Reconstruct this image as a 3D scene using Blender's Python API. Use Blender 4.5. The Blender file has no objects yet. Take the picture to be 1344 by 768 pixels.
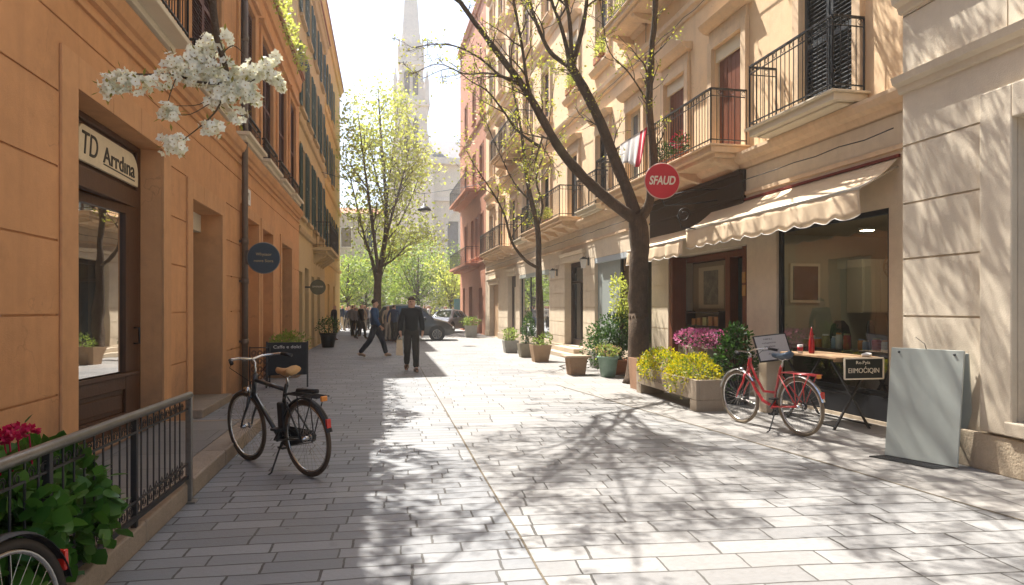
import bpy, bmesh, math, random
from mathutils import Vector, Matrix, Quaternion
V = Vector
C = bpy.context.scene.collection
PI = math.pi
# ------------------------------------------------------------------ camera numbers
YAW = math.atan2(167, 896)
CA, SA = math.cos(YAW), math.sin(YAW)
def at(px, py, Y):
    """world point on the vertical plane y = Y that is seen at a photo pixel"""
    xr = (px - 672) / 896
    r = (xr * CA + SA, -xr * SA + CA, (405 - py) / 896)
    t = Y / r[1]
    return V((r[0] * t, Y, 1.5 + r[2] * t))
def ground_at(px, py, z=0.0):
    d = 896 * (1.5 - z) / (py - 405)
    xr = (px - 672) / 896 * d
    return V((xr * CA + d * SA, -xr * SA + d * CA, z))

# ------------------------------------------------------------------ materials
def new_mat(name):
    m = bpy.data.materials.new(name); m.use_nodes = True
    nt = m.node_tree; nt.nodes.clear()
    out = nt.nodes.new('ShaderNodeOutputMaterial')
    return m, nt, out
def N(nt, t, **kw):
    n = nt.nodes.new('ShaderNode' + t)
    for k, v in kw.items():
        if k in n.inputs.keys(): n.inputs[k].default_value = v
        else: setattr(n, k, v)
    return n
def rgba(c): return (c[0], c[1], c[2], 1)
def noise(nt, vec, scale, detail=5, rough=.6):
    n = N(nt, 'TexNoise'); n.inputs['Scale'].default_value = scale
    n.inputs['Detail'].default_value = detail; n.inputs['Roughness'].default_value = rough
    nt.links.new(vec, n.inputs['Vector']); return n.outputs['Fac']
def math_n(nt, op, a, b=None):
    n = N(nt, 'Math', operation=op)
    for i, x in enumerate((a, b)):
        if x is None: continue
        if isinstance(x, (int, float)): n.inputs[i].default_value = x
        else: nt.links.new(x, n.inputs[i])
    return n.outputs[0]
def mixc(nt, fac, a, b, blend='MIX'):
    n = N(nt, 'MixRGB', blend_type=blend)
    for i, x in ((0, fac), (1, a), (2, b)):
        if isinstance(x, (int, float)): n.inputs[i].default_value = x
        elif isinstance(x, tuple): n.inputs[i].default_value = rgba(x)
        else: nt.links.new(x, n.inputs[i])
    return n.outputs[0]
def ramp(nt, fac, a, b):
    n = N(nt, 'MapRange'); n.inputs[1].default_value = a; n.inputs[2].default_value = b
    nt.links.new(fac, n.inputs[0]); return n.outputs[0]
def surf(name, base, rough=.75, var=.12, vscale=1.5, bump=.15, bscale=60, metal=0, spec=.3, streak=0, grain=0, stain=None, stain_amt=.0, coat=0, splash=None, cracks=0):
    m, nt, out = new_mat(name)
    tc = N(nt, 'TexCoord'); vec = tc.outputs['Object']
    lo = tuple(c * (1 - var) for c in base); hi = tuple(min(1, c * (1 + var)) for c in base)
    f = math_n(nt, 'ADD', math_n(nt, 'MULTIPLY', noise(nt, vec, vscale), .6), math_n(nt, 'MULTIPLY', noise(nt, vec, vscale * 7), .4))
    col = mixc(nt, ramp(nt, f, .3, .7), lo, hi)
    if streak:
        mp = N(nt, 'Mapping'); mp.inputs['Scale'].default_value = (5, 5, .25); nt.links.new(vec, mp.inputs[0])
        s = noise(nt, mp.outputs[0], 1.0, 6, .7)
        col = mixc(nt, math_n(nt, 'MULTIPLY', ramp(nt, s, .5, .75), streak), col, tuple(c * .55 for c in base))
    if grain:
        mp = N(nt, 'Mapping'); mp.inputs['Scale'].default_value = (14, 14, 1.2); nt.links.new(vec, mp.inputs[0])
        s = noise(nt, mp.outputs[0], 3.0, 6, .7)
        col = mixc(nt, math_n(nt, 'MULTIPLY', ramp(nt, s, .35, .7), grain), col, tuple(c * .45 for c in base))
    if stain:
        s = noise(nt, vec, .9, 8, .72)
        col = mixc(nt, math_n(nt, 'MULTIPLY', ramp(nt, s, .55, .68), stain_amt), col, stain)
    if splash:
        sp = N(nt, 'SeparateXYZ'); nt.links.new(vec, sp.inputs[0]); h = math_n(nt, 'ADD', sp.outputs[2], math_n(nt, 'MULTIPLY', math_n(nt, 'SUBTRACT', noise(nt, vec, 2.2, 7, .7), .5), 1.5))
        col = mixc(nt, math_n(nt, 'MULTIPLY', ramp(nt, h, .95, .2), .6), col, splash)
    if cracks:
        vc = N(nt, 'TexVoronoi', feature='DISTANCE_TO_EDGE'); vc.inputs['Scale'].default_value = .55
        wv = N(nt, 'Vector' + 'Math', operation='ADD'); cn = N(nt, 'TexNoise'); cn.inputs['Scale'].default_value = 2.5; cn.inputs['Detail'].default_value = 6; nt.links.new(vec, cn.inputs['Vector'])
        nt.links.new(vec, wv.inputs[0]); nt.links.new(cn.outputs['Color'], wv.inputs[1]); nt.links.new(wv.outputs[0], vc.inputs['Vector'])
        ln_ = math_n(nt, 'MULTIPLY', math_n(nt, 'LESS_THAN', vc.outputs['Distance'], .0035), ramp(nt, noise(nt, vec, .6, 2), .5, .6))
        col = mixc(nt, math_n(nt, 'MULTIPLY', ln_, cracks), col, tuple(c * .3 for c in base))
    p = N(nt, 'BsdfPrincipled'); nt.links.new(col, p.inputs['Base Color'])
    p.inputs['Roughness'].default_value = rough; p.inputs['Metallic'].default_value = metal
    p.inputs['Specular IOR Level'].default_value = spec
    if coat: p.inputs['Coat Weight'].default_value = coat
    if bump:
        b = N(nt, 'Bump'); b.inputs['Strength'].default_value = bump; b.inputs['Distance'].default_value = .02
        h = math_n(nt, 'ADD', noise(nt, vec, bscale, 4), math_n(nt, 'MULTIPLY', noise(nt, vec, bscale * .12, 4), 1.2))
        nt.links.new(h, b.inputs['Height']); nt.links.new(b.outputs[0], p.inputs['Normal'])
    nt.links.new(p.outputs[0], out.inputs[0])
    return m
def leaf_mat(name, c1, c2, trans=.5, rough=.5):
    m, nt, out = new_mat(name)
    g = N(nt, 'NewGeometry')
    col = mixc(nt, g.outputs['Random Per Island'], c1, c2)
    p = N(nt, 'BsdfPrincipled'); nt.links.new(col, p.inputs['Base Color']); p.inputs['Roughness'].default_value = rough
    p.inputs['Specular IOR Level'].default_value = .35
    t = N(nt, 'BsdfTranslucent')
    nt.links.new(mixc(nt, 1.0, col, (1.0, 1.0, .75), 'MULTIPLY'), t.inputs[0])
    mx = N(nt, 'MixShader'); mx.inputs[0].default_value = trans
    nt.links.new(p.outputs[0], mx.inputs[1]); nt.links.new(t.outputs[0], mx.inputs[2]); nt.links.new(mx.outputs[0], out.inputs[0])
    return m
def glass_mat(name, tint=(.85, .92, .9), refl=1.0):
    m, nt, out = new_mat(name)
    fr = N(nt, 'Fresnel'); fr.inputs[0].default_value = 1.55
    f = math_n(nt, 'MINIMUM', math_n(nt, 'MULTIPLY', fr.outputs[0], 1.7 * refl), 1.0)
    t = N(nt, 'BsdfTransparent'); t.inputs[0].default_value = rgba(tint)
    g = N(nt, 'BsdfGlossy'); g.inputs['Roughness'].default_value = .015
    tc = N(nt, 'TexCoord'); b = N(nt, 'Bump'); b.inputs['Strength'].default_value = .03; b.inputs['Distance'].default_value = .05
    nt.links.new(noise(nt, tc.outputs['Object'], 1.3, 2), b.inputs['Height']); nt.links.new(b.outputs[0], g.inputs['Normal'])
    mx = N(nt, 'MixShader'); nt.links.new(f, mx.inputs[0]); nt.links.new(t.outputs[0], mx.inputs[1]); nt.links.new(g.outputs[0], mx.inputs[2])
    nt.links.new(mx.outputs[0], out.inputs[0]); return m
def emit_mat(name, c, s):
    m, nt, out = new_mat(name); e = N(nt, 'Emission'); e.inputs[0].default_value = rgba(c); e.inputs[1].default_value = s
    nt.links.new(e.outputs[0], out.inputs[0]); return m
def paving(name, bw, bh, rot=0.0, c1=(.40, .385, .365), c2=(.27, .262, .255), mortar=(.06, .056, .05), ms=.006, off=(0, 0)):
    m, nt, out = new_mat(name)
    tc = N(nt, 'TexCoord'); mp = N(nt, 'Mapping'); nt.links.new(tc.outputs['Object'], mp.inputs[0])
    mp.inputs['Rotation'].default_value = (0, 0, rot); mp.inputs['Location'].default_value = (off[0], off[1], 0)
    sep = N(nt, 'SeparateXYZ'); nt.links.new(mp.outputs[0], sep.inputs[0])
    nw = N(nt, 'TexNoise'); nw.inputs['Scale'].default_value = 1.4; nw.inputs['Detail'].default_value = 3; nt.links.new(mp.outputs[0], nw.inputs['Vector'])
    nw2 = N(nt, 'TexNoise'); nw2.inputs['Scale'].default_value = 9; nw2.inputs['Detail'].default_value = 3; nt.links.new(mp.outputs[0], nw2.inputs['Vector'])
    y = math_n(nt, 'ADD', sep.outputs[1], math_n(nt, 'MULTIPLY', math_n(nt, 'SUBTRACT', nw.outputs['Fac'], .5), .05))
    y = math_n(nt, 'ADD', y, math_n(nt, 'MULTIPLY', math_n(nt, 'SUBTRACT', nw2.outputs['Fac'], .5), .012))
    row = math_n(nt, 'FLOOR', math_n(nt, 'DIVIDE', y, bh))
    wn = N(nt, 'TexWhiteNoise', noise_dimensions='1D'); nt.links.new(row, wn.inputs['W'])
    # stones of unequal length: each row has its own shift and its own stretch
    x = math_n(nt, 'MULTIPLY', math_n(nt, 'ADD', sep.outputs[0], math_n(nt, 'MULTIPLY', wn.outputs['Value'], 40 * bw)), math_n(nt, 'ADD', .75, math_n(nt, 'MULTIPLY', wn.outputs['Value'], .6)))
    x = math_n(nt, 'ADD', x, math_n(nt, 'MULTIPLY', math_n(nt, 'SUBTRACT', nw2.outputs['Fac'], .5), .02))
    cb = N(nt, 'CombineXYZ'); nt.links.new(x, cb.inputs[0]); nt.links.new(y, cb.inputs[1])
    br = N(nt, 'TexBrick'); nt.links.new(cb.outputs[0], br.inputs['Vector']); br.offset = 0.0; br.squash = 1.0
    br.inputs['Color1'].default_value = rgba(c1); br.inputs['Color2'].default_value = rgba(c2); br.inputs['Mortar'].default_value = rgba(mortar)
    br.inputs['Scale'].default_value = 1; br.inputs['Mortar Size'].default_value = ms; br.inputs['Mortar Smooth'].default_value = .25
    br.inputs['Brick Width'].default_value = bw; br.inputs['Row Height'].default_value = bh; br.inputs['Bias'].default_value = -.1
    nz = noise(nt, mp.outputs[0], 26, 6, .7); nl = noise(nt, mp.outputs[0], .8, 6, .65)
    col = mixc(nt, .3, br.outputs['Color'], mixc(nt, ramp(nt, nz, .3, .7), (.24, .24, .24), (1, 1, 1)), 'MULTIPLY')
    col = mixc(nt, math_n(nt, 'MULTIPLY', ramp(nt, nl, .42, .72), .38), col, (.21, .195, .175))
    sp = noise(nt, mp.outputs[0], 5.5, 3, .5)
    col = mixc(nt, math_n(nt, 'MULTIPLY', ramp(nt, sp, .66, .72), .35), col, (.14, .135, .13))
    vo = N(nt, 'TexVoronoi'); vo.inputs['Scale'].default_value = 2.6; vo.inputs['Randomness'].default_value = 1; nt.links.new(mp.outputs[0], vo.inputs['Vector'])
    gum = math_n(nt, 'MULTIPLY', math_n(nt, 'LESS_THAN', math_n(nt, 'ADD', vo.outputs['Distance'], math_n(nt, 'MULTIPLY', nw2.outputs['Fac'], .03)), .055), .55)
    col = mixc(nt, gum, col, (.09, .088, .085))
    st2 = noise(nt, mp.outputs[0], .35, 7, .75); col = mixc(nt, math_n(nt, 'MULTIPLY', ramp(nt, st2, .52, .7), .45), col, tuple(c * .62 for c in c2))
    p = N(nt, 'BsdfPrincipled'); nt.links.new(col, p.inputs['Base Color'])
    nt.links.new(ramp(nt, nz, -.6, 1.2), p.inputs['Roughness']); p.inputs['Specular IOR Level'].default_value = .4
    b = N(nt, 'Bump'); b.inputs['Strength'].default_value = .55; b.inputs['Distance'].default_value = .012
    h = math_n(nt, 'ADD', math_n(nt, 'MULTIPLY', br.outputs['Fac'], -1.0), math_n(nt, 'MULTIPLY', nz, .55))
    h = math_n(nt, 'ADD', h, math_n(nt, 'MULTIPLY', nw.outputs['Fac'], .8))
    nt.links.new(h, b.inputs['Height']); nt.links.new(b.outputs[0], p.inputs['Normal'])
    nt.links.new(p.outputs[0], out.inputs[0]); return m

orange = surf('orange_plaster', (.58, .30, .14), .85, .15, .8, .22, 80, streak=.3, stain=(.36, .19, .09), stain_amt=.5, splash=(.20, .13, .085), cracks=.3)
orange_trim = surf('orange_trim', (.56, .30, .145), .85, .14, 1.2, .15, 90, streak=.3)
peach = surf('peach_plaster', (.80, .575, .355), .9, .09, .7, .2, 80, streak=.22, stain=(.60, .45, .30), stain_amt=.45, cracks=.3)
peach_trim = surf('peach_trim', (.68, .50, .325), .85, .13, 1.5, .15, 80, streak=.4)
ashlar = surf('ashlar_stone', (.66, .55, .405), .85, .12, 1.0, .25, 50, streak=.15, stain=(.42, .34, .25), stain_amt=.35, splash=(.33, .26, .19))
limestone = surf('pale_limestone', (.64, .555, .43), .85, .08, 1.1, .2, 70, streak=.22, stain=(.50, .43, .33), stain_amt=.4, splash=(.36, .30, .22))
plinth_stone = surf('plinth_stone', (.47, .38, .27), .9, .16, 3, .5, 45, streak=.2, stain=(.28, .22, .16), stain_amt=.5)
beige_l = surf('beige_plaster', (.55, .41, .22), .85, .12, .9, .15, 60, streak=.3)
yellow_l = surf('yellow_plaster', (.68, .46, .17), .85, .12, .9, .15, 60, streak=.25)
red_plaster = surf('red_plaster', (.45, .195, .115), .85, .12, .9, .15, 60, streak=.3)
brick_far = surf('church_stone', (.78, .68, .56), .9, .15, .4, .2, 8, streak=.3)
kerb_m = surf('kerb_stone', (.30, .245, .19), .85, .15, 3, .4, 60, stain=(.18, .15, .11), stain_amt=.5)
pave_side = paving('side_slab_paving', .9, .62, 0, (.22, .21, .19), (.17, .163, .15), (.1, .09, .08), .006)
roof_m = surf('roof_board', (.30, .13, .07), .8, .2, 3, .3, 20, grain=.5)
tile_m = surf('roof_tile', (.36, .16, .09), .85, .2, 4, .5, 18)
door_wood = surf('door_wood', (.085, .035, .016), .45, .2, 2, .12, 40, grain=.6, spec=.45)
dark_wood = surf('dark_wood', (.045, .026, .017), .5, .2, 2, .1, 40, grain=.5)
shut_brown = surf('brown_shutter_paint', (.10, .032, .022), .55, .15, 3, .08, 40, grain=.3)
shut_blue = surf('slate_shutter_paint', (.055, .062, .068), .55, .15, 3, .08, 40)
shut_teal = surf('teal_shutter_paint', (.055, .10, .095), .55, .15, 3, .08, 40)
frame_red = surf('russet_frame_wood', (.16, .05, .022), .5, .2, 2, .1, 40, grain=.5)
iron = surf('wrought_iron', (.03, .03, .032), .5, .2, 8, .08, 90, metal=.4, spec=.5)
steel = surf('worn_steel', (.22, .205, .185), .38, .25, 6, .06, 60, metal=.75, spec=.5)
pipe_m = surf('pipe_paint', (.16, .125, .10), .5, .2, 3, .06, 60, metal=.3)
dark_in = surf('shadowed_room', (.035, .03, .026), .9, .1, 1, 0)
room_wall = surf('room_wall', (.38, .375, .29), .9, .06, 1, .05, 60)
room_ceil = surf('room_ceiling', (.34, .26, .16), .9, .06, 1, 0)
cream = surf('cream_paint', (.66, .58, .44), .7, .05, 2, .04, 60)
white_p = surf('white_paint', (.75, .73, .69), .6, .05, 2, .05, 60)
grey_panel = surf('grey_green_panel', (.36, .385, .35), .6, .06, 1.6, .03, 60, streak=.12)
grey_reveal = surf('grey_reveal_panel', (.30, .33, .31), .45, .08, 1.5, .02, 60)
black_p = surf('black_paint', (.014, .014, .016), .45, .2, 4, .05, 60)
chalk_black = surf('chalkboard', (.02, .024, .03), .75, .3, 4, .05, 60)
chalk = surf('chalk', (.6, .6, .58), .9, .1, 20, 0)
dark_txt = surf('dark_lettering', (.04, .035, .03), .6, .1, 10, 0)
navy_sign = surf('navy_sign_face', (.03, .045, .065), .45, .2, 6, .03, 60)
red_sign = surf('red_sign_face', (.52, .012, .022), .4, .08, 4, .02, 60, spec=.45)
pale_letter = surf('pale_lettering', (.75, .68, .55), .6, .05, 10, 0)
gold_letter = surf('gold_lettering', (.52, .40, .2), .5, .1, 10, 0)
awning_m = surf('awning_canvas', (.66, .51, .345), .9, .06, 2, .1, 120)
glass = glass_mat('shop_glass', (.80, .86, .82), .13)
glass_teal = glass_mat('teal_glass', (.45, .72, .66), 1.2)
pane_m = surf('dark_window_pane', (.035, .042, .045), .06, .4, 1.5, .02, 2, spec=.7)
pane_b = surf('curtained_pane', (.16, .19, .20), .10, .3, 1.2, .02, 2, spec=.6)
bark = surf('bark', (.10, .068, .044), .95, .45, 6, 1.0, 22, grain=.6, stain=(.12, .11, .06), stain_amt=.4)
twig_m = surf('twig_bark', (.075, .05, .036), .9, .2, 8, .2, 40)
soil = surf('soil', (.04, .028, .02), .95, .3, 12, .5, 40)
concrete = surf('planter_concrete', (.34, .275, .205), .85, .12, 3, .3, 60, streak=.25, stain=(.2, .16, .12), stain_amt=.4)
brown_box = surf('brown_block', (.30, .19, .115), .8, .15, 3, .2, 50)
pot_tan = surf('tan_pot_clay', (.36, .235, .14), .8, .14, 5, .2, 50)
pot_olive = surf('olive_pot_clay', (.24, .21, .15), .8, .14, 5, .2, 50)
pot_grey = surf('grey_pot_stone', (.30, .29, .26), .85, .14, 5, .2, 50)
pot_green = surf('green_glazed_pot', (.17, .26, .20), .35, .2, 5, .08, 50, spec=.5)
terracotta = surf('terracotta', (.42, .17, .085), .8, .14, 5, .2, 50)
lf_bright = leaf_mat('spring_leaf', (.37, .42, .08), (.52, .54, .15), .6)
lf_mid = leaf_mat('tree_leaf', (.15, .23, .05), (.32, .39, .09), .55)
lf_dark = leaf_mat('shrub_leaf', (.025, .07, .014), (.07, .15, .03), .35)
lf_deep = leaf_mat('deep_leaf', (.016, .05, .012), (.04, .10, .022), .3)
lf_lush = leaf_mat('broad_leaf', (.03, .10, .014), (.085, .20, .03), .35, .35)
fl_yellow = leaf_mat('yellow_flower', (.52, .43, .004), (.62, .56, .015), .4)
fl_pink = leaf_mat('pink_flower', (.50, .09, .28), (.62, .22, .42), .4)
fl_red = leaf_mat('magenta_flower', (.45, .008, .06), (.60, .02, .12), .35)
fl_white = leaf_mat('white_petal', (.88, .87, .83), (.95, .94, .91), .45)
bud_m = leaf_mat('leaf_bud', (.34, .38, .04), (.48, .44, .10), .5)
tyre_m = surf('tyre_rubber', (.035, .028, .022), .8, .25, 9, .1, 80)
tyre_tan = surf('tan_tyre', (.20, .155, .105), .8, .25, 9, .1, 80)
chrome = surf('chrome', (.55, .54, .52), .22, .15, 8, 0, metal=1.0, spec=.5)
bike_black = surf('black_bike_paint', (.012, .018, .022), .28, .2, 4, 0, spec=.55, coat=.5)
bike_red = surf('red_bike_paint', (.46, .014, .016), .3, .12, 4, 0, spec=.55, coat=.5)
leather = surf('tan_leather', (.52, .30, .13), .5, .12, 6, .1, 70)
blue_leather = surf('blue_saddle_cover', (.05, .08, .12), .4, .2, 6, .1, 70)
reflector = surf('red_reflector', (.5, .02, .01), .2, .1, 8, 0, spec=.6)
amber = surf('amber_reflector', (.6, .2, .02), .2, .1, 8, 0, spec=.6)
car_grey = surf('dark_grey_car_paint', (.035, .036, .037), .3, .1, 4, 0, metal=.3, spec=.55, coat=.6)
car_silver = surf('silver_car_paint', (.42, .43, .44), .3, .1, 4, 0, metal=.5, spec=.5, coat=.6)
car_glass = surf('car_glass', (.045, .075, .075), .05, .1, 4, 0, spec=.8)
lamp_glass = surf('lamp_glass', (.6, .6, .58), .15, .1, 6, 0, spec=.6)
skin_m = surf('skin', (.50, .30, .21), .6, .08, 8, 0)
hair_m = surf('dark_hair', (.05, .024, .015), .6, .2, 30, .3, 80)
paper = surf('paper_bag', (.72, .58, .40), .85, .1, 6, .1, 40)
def cloth(name, c): return surf(name, c, .9, .12, 6, .2, 50)
black_knit = cloth('black_knit', (.012, .013, .016)); dk_trouser = cloth('charcoal_twill', (.028, .025, .022)); brown_shoe = surf('brown_shoe_leather', (.11, .05, .025), .5, .1, 8)
blue_jkt = cloth('blue_cloth', (.025, .07, .16)); navy_tr = cloth('navy_denim', (.018, .022, .036)); tan_shoe = surf('tan_shoe_suede', (.35, .25, .17), .8, .1, 8)

# ------------------------------------------------------------------ object helpers
def world_off(o):
    v = V((0, 0, 0))
    while o is not None: v += o.location; o = o.parent
    return v
def tag(o, label=None, cat=None, group=None, kind=None):
    if label: o['label'] = label
    if cat: o['category'] = cat
    if group: o['group'] = group
    if kind: o['kind'] = kind
    return o
def thing(name, label, cat, loc=(0, 0, 0), rotz=0, group=None):
    o = bpy.data.objects.new(name, None); C.objects.link(o); o.location = loc; o.rotation_euler = (0, 0, rotz)
    o.empty_display_size = .2
    return tag(o, label, cat, group)
def copy_tree(o, parent=None):
    c = o.copy(); C.objects.link(c)
    if parent: c.parent = parent
    for ch in list(o.children): copy_tree(ch, c)
    return c
class MB:
    def __init__(s): s.v = []; s.f = []; s.m = []; s.sm = []; s.T = None
    def _add(s, vs, fs, mat=0, smooth=False):
        b = len(s.v)
        if s.T is not None: vs = [s.T @ V(p) for p in vs]
        s.v += [tuple(p) for p in vs]
        s.f += [tuple(i + b for i in f) for f in fs]; s.m += [mat] * len(fs); s.sm += [smooth] * len(fs)
    def quad(s, a, b, c, d, mat=0): s._add([a, b, c, d], [(0, 1, 2, 3)], mat)
    def poly(s, pts, mat=0): s._add(pts, [tuple(range(len(pts)))], mat)
    def box(s, a, b, mat=0):
        x0, y0, z0 = a; x1, y1, z1 = b
        s._add([(x0, y0, z0), (x1, y0, z0), (x1, y1, z0), (x0, y1, z0), (x0, y0, z1), (x1, y0, z1), (x1, y1, z1), (x0, y1, z1)],
               [(0, 3, 2, 1), (4, 5, 6, 7), (0, 1, 5, 4), (1, 2, 6, 5), (2, 3, 7, 6), (3, 0, 4, 7)], mat)
    def bar(s, p, q, w, h, mat=0, up=(0, 0, 1)):
        p, q = V(p), V(q); d = (q - p).normalized(); u = V(up)
        if abs(d.dot(u)) > .98: u = V((1, 0, 0))
        r = d.cross(u).normalized(); u = r.cross(d)
        vs = []
        for e in (p, q):
            for a, b in ((-1, -1), (1, -1), (1, 1), (-1, 1)): vs.append(e + r * a * w / 2 + u * b * h / 2)
        s._add(vs, [(0, 1, 2, 3), (7, 6, 5, 4), (0, 4, 5, 1), (1, 5, 6, 2), (2, 6, 7, 3), (3, 7, 4, 0)], mat)
    def tube(s, path, rad, n=8, mat=0, cap=True, closed=False):
        P = [V(p) for p in path]; k = len(P)
        R = rad if isinstance(rad, (list, tuple)) else [rad] * k
        u = None; vs = []
        for i in range(k):
            if closed: t = P[(i + 1) % k] - P[i - 1]
            else: t = P[min(i + 1, k - 1)] - P[max(i - 1, 0)]
            t = t.normalized() if t.length > 1e-9 else V((0, 0, 1))
            if u is None:
                u = t.cross(V((0, 0, 1)) if abs(t.z) < .9 else V((1, 0, 0))).normalized()
            else:
                u = (u - t * u.dot(t))
                u = u.normalized() if u.length > 1e-6 else t.orthogonal().normalized()
            w = t.cross(u)
            for j in range(n):
                a = 2 * PI * j / n; vs.append(P[i] + (u * math.cos(a) + w * math.sin(a)) * R[i])
        fs = []
        for i in range(k if closed else k - 1):
            i2 = (i + 1) % k
            for j in range(n): fs.append((i * n + j, i * n + (j + 1) % n, i2 * n + (j + 1) % n, i2 * n + j))
        if cap and not closed:
            fs.append(tuple(range(n - 1, -1, -1))); fs.append(tuple((k - 1) * n + j for j in range(n)))
        s._add(vs, fs, mat, True)
    def lathe(s, prof, c=(0, 0, 0), n=20, mat=0, cap=True):
        c = V(c); vs = []; k = len(prof)
        for r, z in prof:
            for j in range(n):
                a = 2 * PI * j / n; vs.append(c + V((r * math.cos(a), r * math.sin(a), z)))
        fs = [(i * n + j, i * n + (j + 1) % n, (i + 1) * n + (j + 1) % n, (i + 1) * n + j) for i in range(k - 1) for j in range(n)]
        if cap: fs.append(tuple(range(n - 1, -1, -1))); fs.append(tuple((k - 1) * n + j for j in range(n)))
        s._add(vs, fs, mat, True)
    def prism(s, pts, d, mat=0):
        """polygon (3-D points) swept by vector d"""
        P = [V(p) for p in pts]; d = V(d); n = len(P)
        s._add(P + [p + d for p in P], [tuple(range(n - 1, -1, -1)), tuple(range(n, 2 * n))] + [(i, (i + 1) % n, n + (i + 1) % n, n + i) for i in range(n)], mat)
    def disc(s, c, nrm, r, th, n=32, mat=0, rx=None):
        c = V(c); nrm = V(nrm).normalized(); u = nrm.orthogonal().normalized()
        u = V((0, 0, 1)).cross(nrm).normalized() if abs(nrm.z) < .9 else V((1, 0, 0)); w = nrm.cross(u)
        pts = [c + u * math.cos(2 * PI * j / n) * (rx or r) + w * math.sin(2 * PI * j / n) * r - nrm * th / 2 for j in range(n)]
        s.prism(pts, nrm * th, mat)
    def ball(s, c, r, n=12, mat=0):
        c = V(c); rr = r if isinstance(r, (tuple, list)) else (r, r, r)
        vs = []; m = n // 2
        for i in range(m + 1):
            t = PI * i / m
            for j in range(n):
                a = 2 * PI * j / n
                vs.append(c + V((rr[0] * math.sin(t) * math.cos(a), rr[1] * math.sin(t) * math.sin(a), rr[2] * math.cos(t))))
        s._add(vs, [(i * n + j, (i + 1) * n + j, (i + 1) * n + (j + 1) % n, i * n + (j + 1) % n) for i in range(m) for j in range(n)], mat, True)
    def leaf(s, p, d, L, W, mat=0, nrm=None, fold=0.0):
        p = V(p); d = V(d).normalized(); r = d.cross(nrm).normalized() if nrm is not None and abs(d.dot(nrm)) < .95 else d.orthogonal().normalized()
        u = r.cross(d)
        if fold:
            a = p; b = p + d * L * .4 + r * W * .5 + u * fold * L; c = p + d * L * .75 + r * W * .32 + u * fold * .6 * L; e = p + d * L - u * fold * .5 * L
            f = p + d * L * .75 - r * W * .32 + u * fold * .6 * L; g = p + d * L * .4 - r * W * .5 + u * fold * L; h = p + d * L * .5
            s._add([a, b, c, e, f, g, h], [(0, 1, 6), (1, 2, 6), (2, 3, 6), (3, 4, 6), (4, 5, 6), (5, 0, 6)], mat, True)
        else:
            s._add([p, p + d * L * .5 + r * W * .5, p + d * L, p + d * L * .5 - r * W * .5], [(0, 1, 2, 3)], mat)
    def build(s, name, mats, parent=None, local=False, bevel=0.0, fixn=True, seg=2, weld=False):
        if not isinstance(mats, (list, tuple)): mats = [mats]
        off = V((0, 0, 0)) if (local or parent is None) else world_off(parent)
        me = bpy.data.meshes.new(name)
        me.from_pydata([(p[0] - off.x, p[1] - off.y, p[2] - off.z) for p in s.v] if off.length else s.v, [], s.f)
        me.polygons.foreach_set('material_index', s.m); me.polygons.foreach_set('use_smooth', s.sm)
        for m in mats: me.materials.append(m)
        if weld:
            bm = bmesh.new(); bm.from_mesh(me); bmesh.ops.remove_doubles(bm, verts=bm.verts, dist=1e-5); bm.to_mesh(me); bm.free()
        if fixn:
            bm = bmesh.new(); bm.from_mesh(me); bmesh.ops.recalc_face_normals(bm, faces=bm.faces); bm.to_mesh(me); bm.free()
        o = bpy.data.objects.new(name, me); C.objects.link(o)
        if parent is not None: o.parent = parent
        if bevel:
            b = o.modifiers.new('bevel', 'BEVEL'); b.width = bevel; b.segments = seg; b.limit_method = 'ANGLE'; b.angle_limit = math.radians(50)
        return o
def text(name, body, mat, parent, origin, xdir, width, height, ydir=(0, 0, 1), depth=.004, local=False, shear=0.0, bold=0.0):
    cu = bpy.data.curves.new(name, 'FONT'); cu.body = body; cu.extrude = depth; cu.align_x = 'CENTER'; cu.align_y = 'CENTER'; cu.shear = shear; cu.offset = bold
    to = bpy.data.objects.new('tmp', cu); C.objects.link(to)
    dg = bpy.context.evaluated_depsgraph_get(); dg.update()
    me = bpy.data.meshes.new_from_object(to.evaluated_get(dg)); bpy.data.objects.remove(to)
    xs = [v.co.x for v in me.vertices]; ys = [v.co.y for v in me.vertices]
    cx, cy = (max(xs) + min(xs)) / 2, (max(ys) + min(ys)) / 2; sx = width / (max(xs) - min(xs)); sy = height / (max(ys) - min(ys))
    X = V(xdir).normalized(); Y = V(ydir).normalized(); Z = X.cross(Y)
    off = V((0, 0, 0)) if local or parent is None else world_off(parent)
    for v in me.vertices: v.co = V(origin) - off + X * (v.co.x - cx) * sx + Y * (v.co.y - cy) * sy + Z * v.co.z
    me.materials.clear(); me.materials.append(mat); me.name = name
    o = bpy.data.objects.new(name, me); C.objects.link(o)
    if parent is not None: o.parent = parent
    return o
class Frame:
    """facade frame: s along the wall, w outward, z up"""
    def __init__(f, O, D, Nn): f.O = V(O); f.D = V(D).normalized(); f.N = V(Nn).normalized(); f.T = Matrix(((f.D.x, f.N.x, 0, f.O.x), (f.D.y, f.N.y, 0, f.O.y), (0, 0, 1, f.O.z), (0, 0, 0, 1)))
    def __call__(f, s, w, z): return f.O + f.D * s + f.N * w + V((0, 0, z))
def mbf(fr):
    m = MB(); m.T = fr.T; return m
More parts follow.
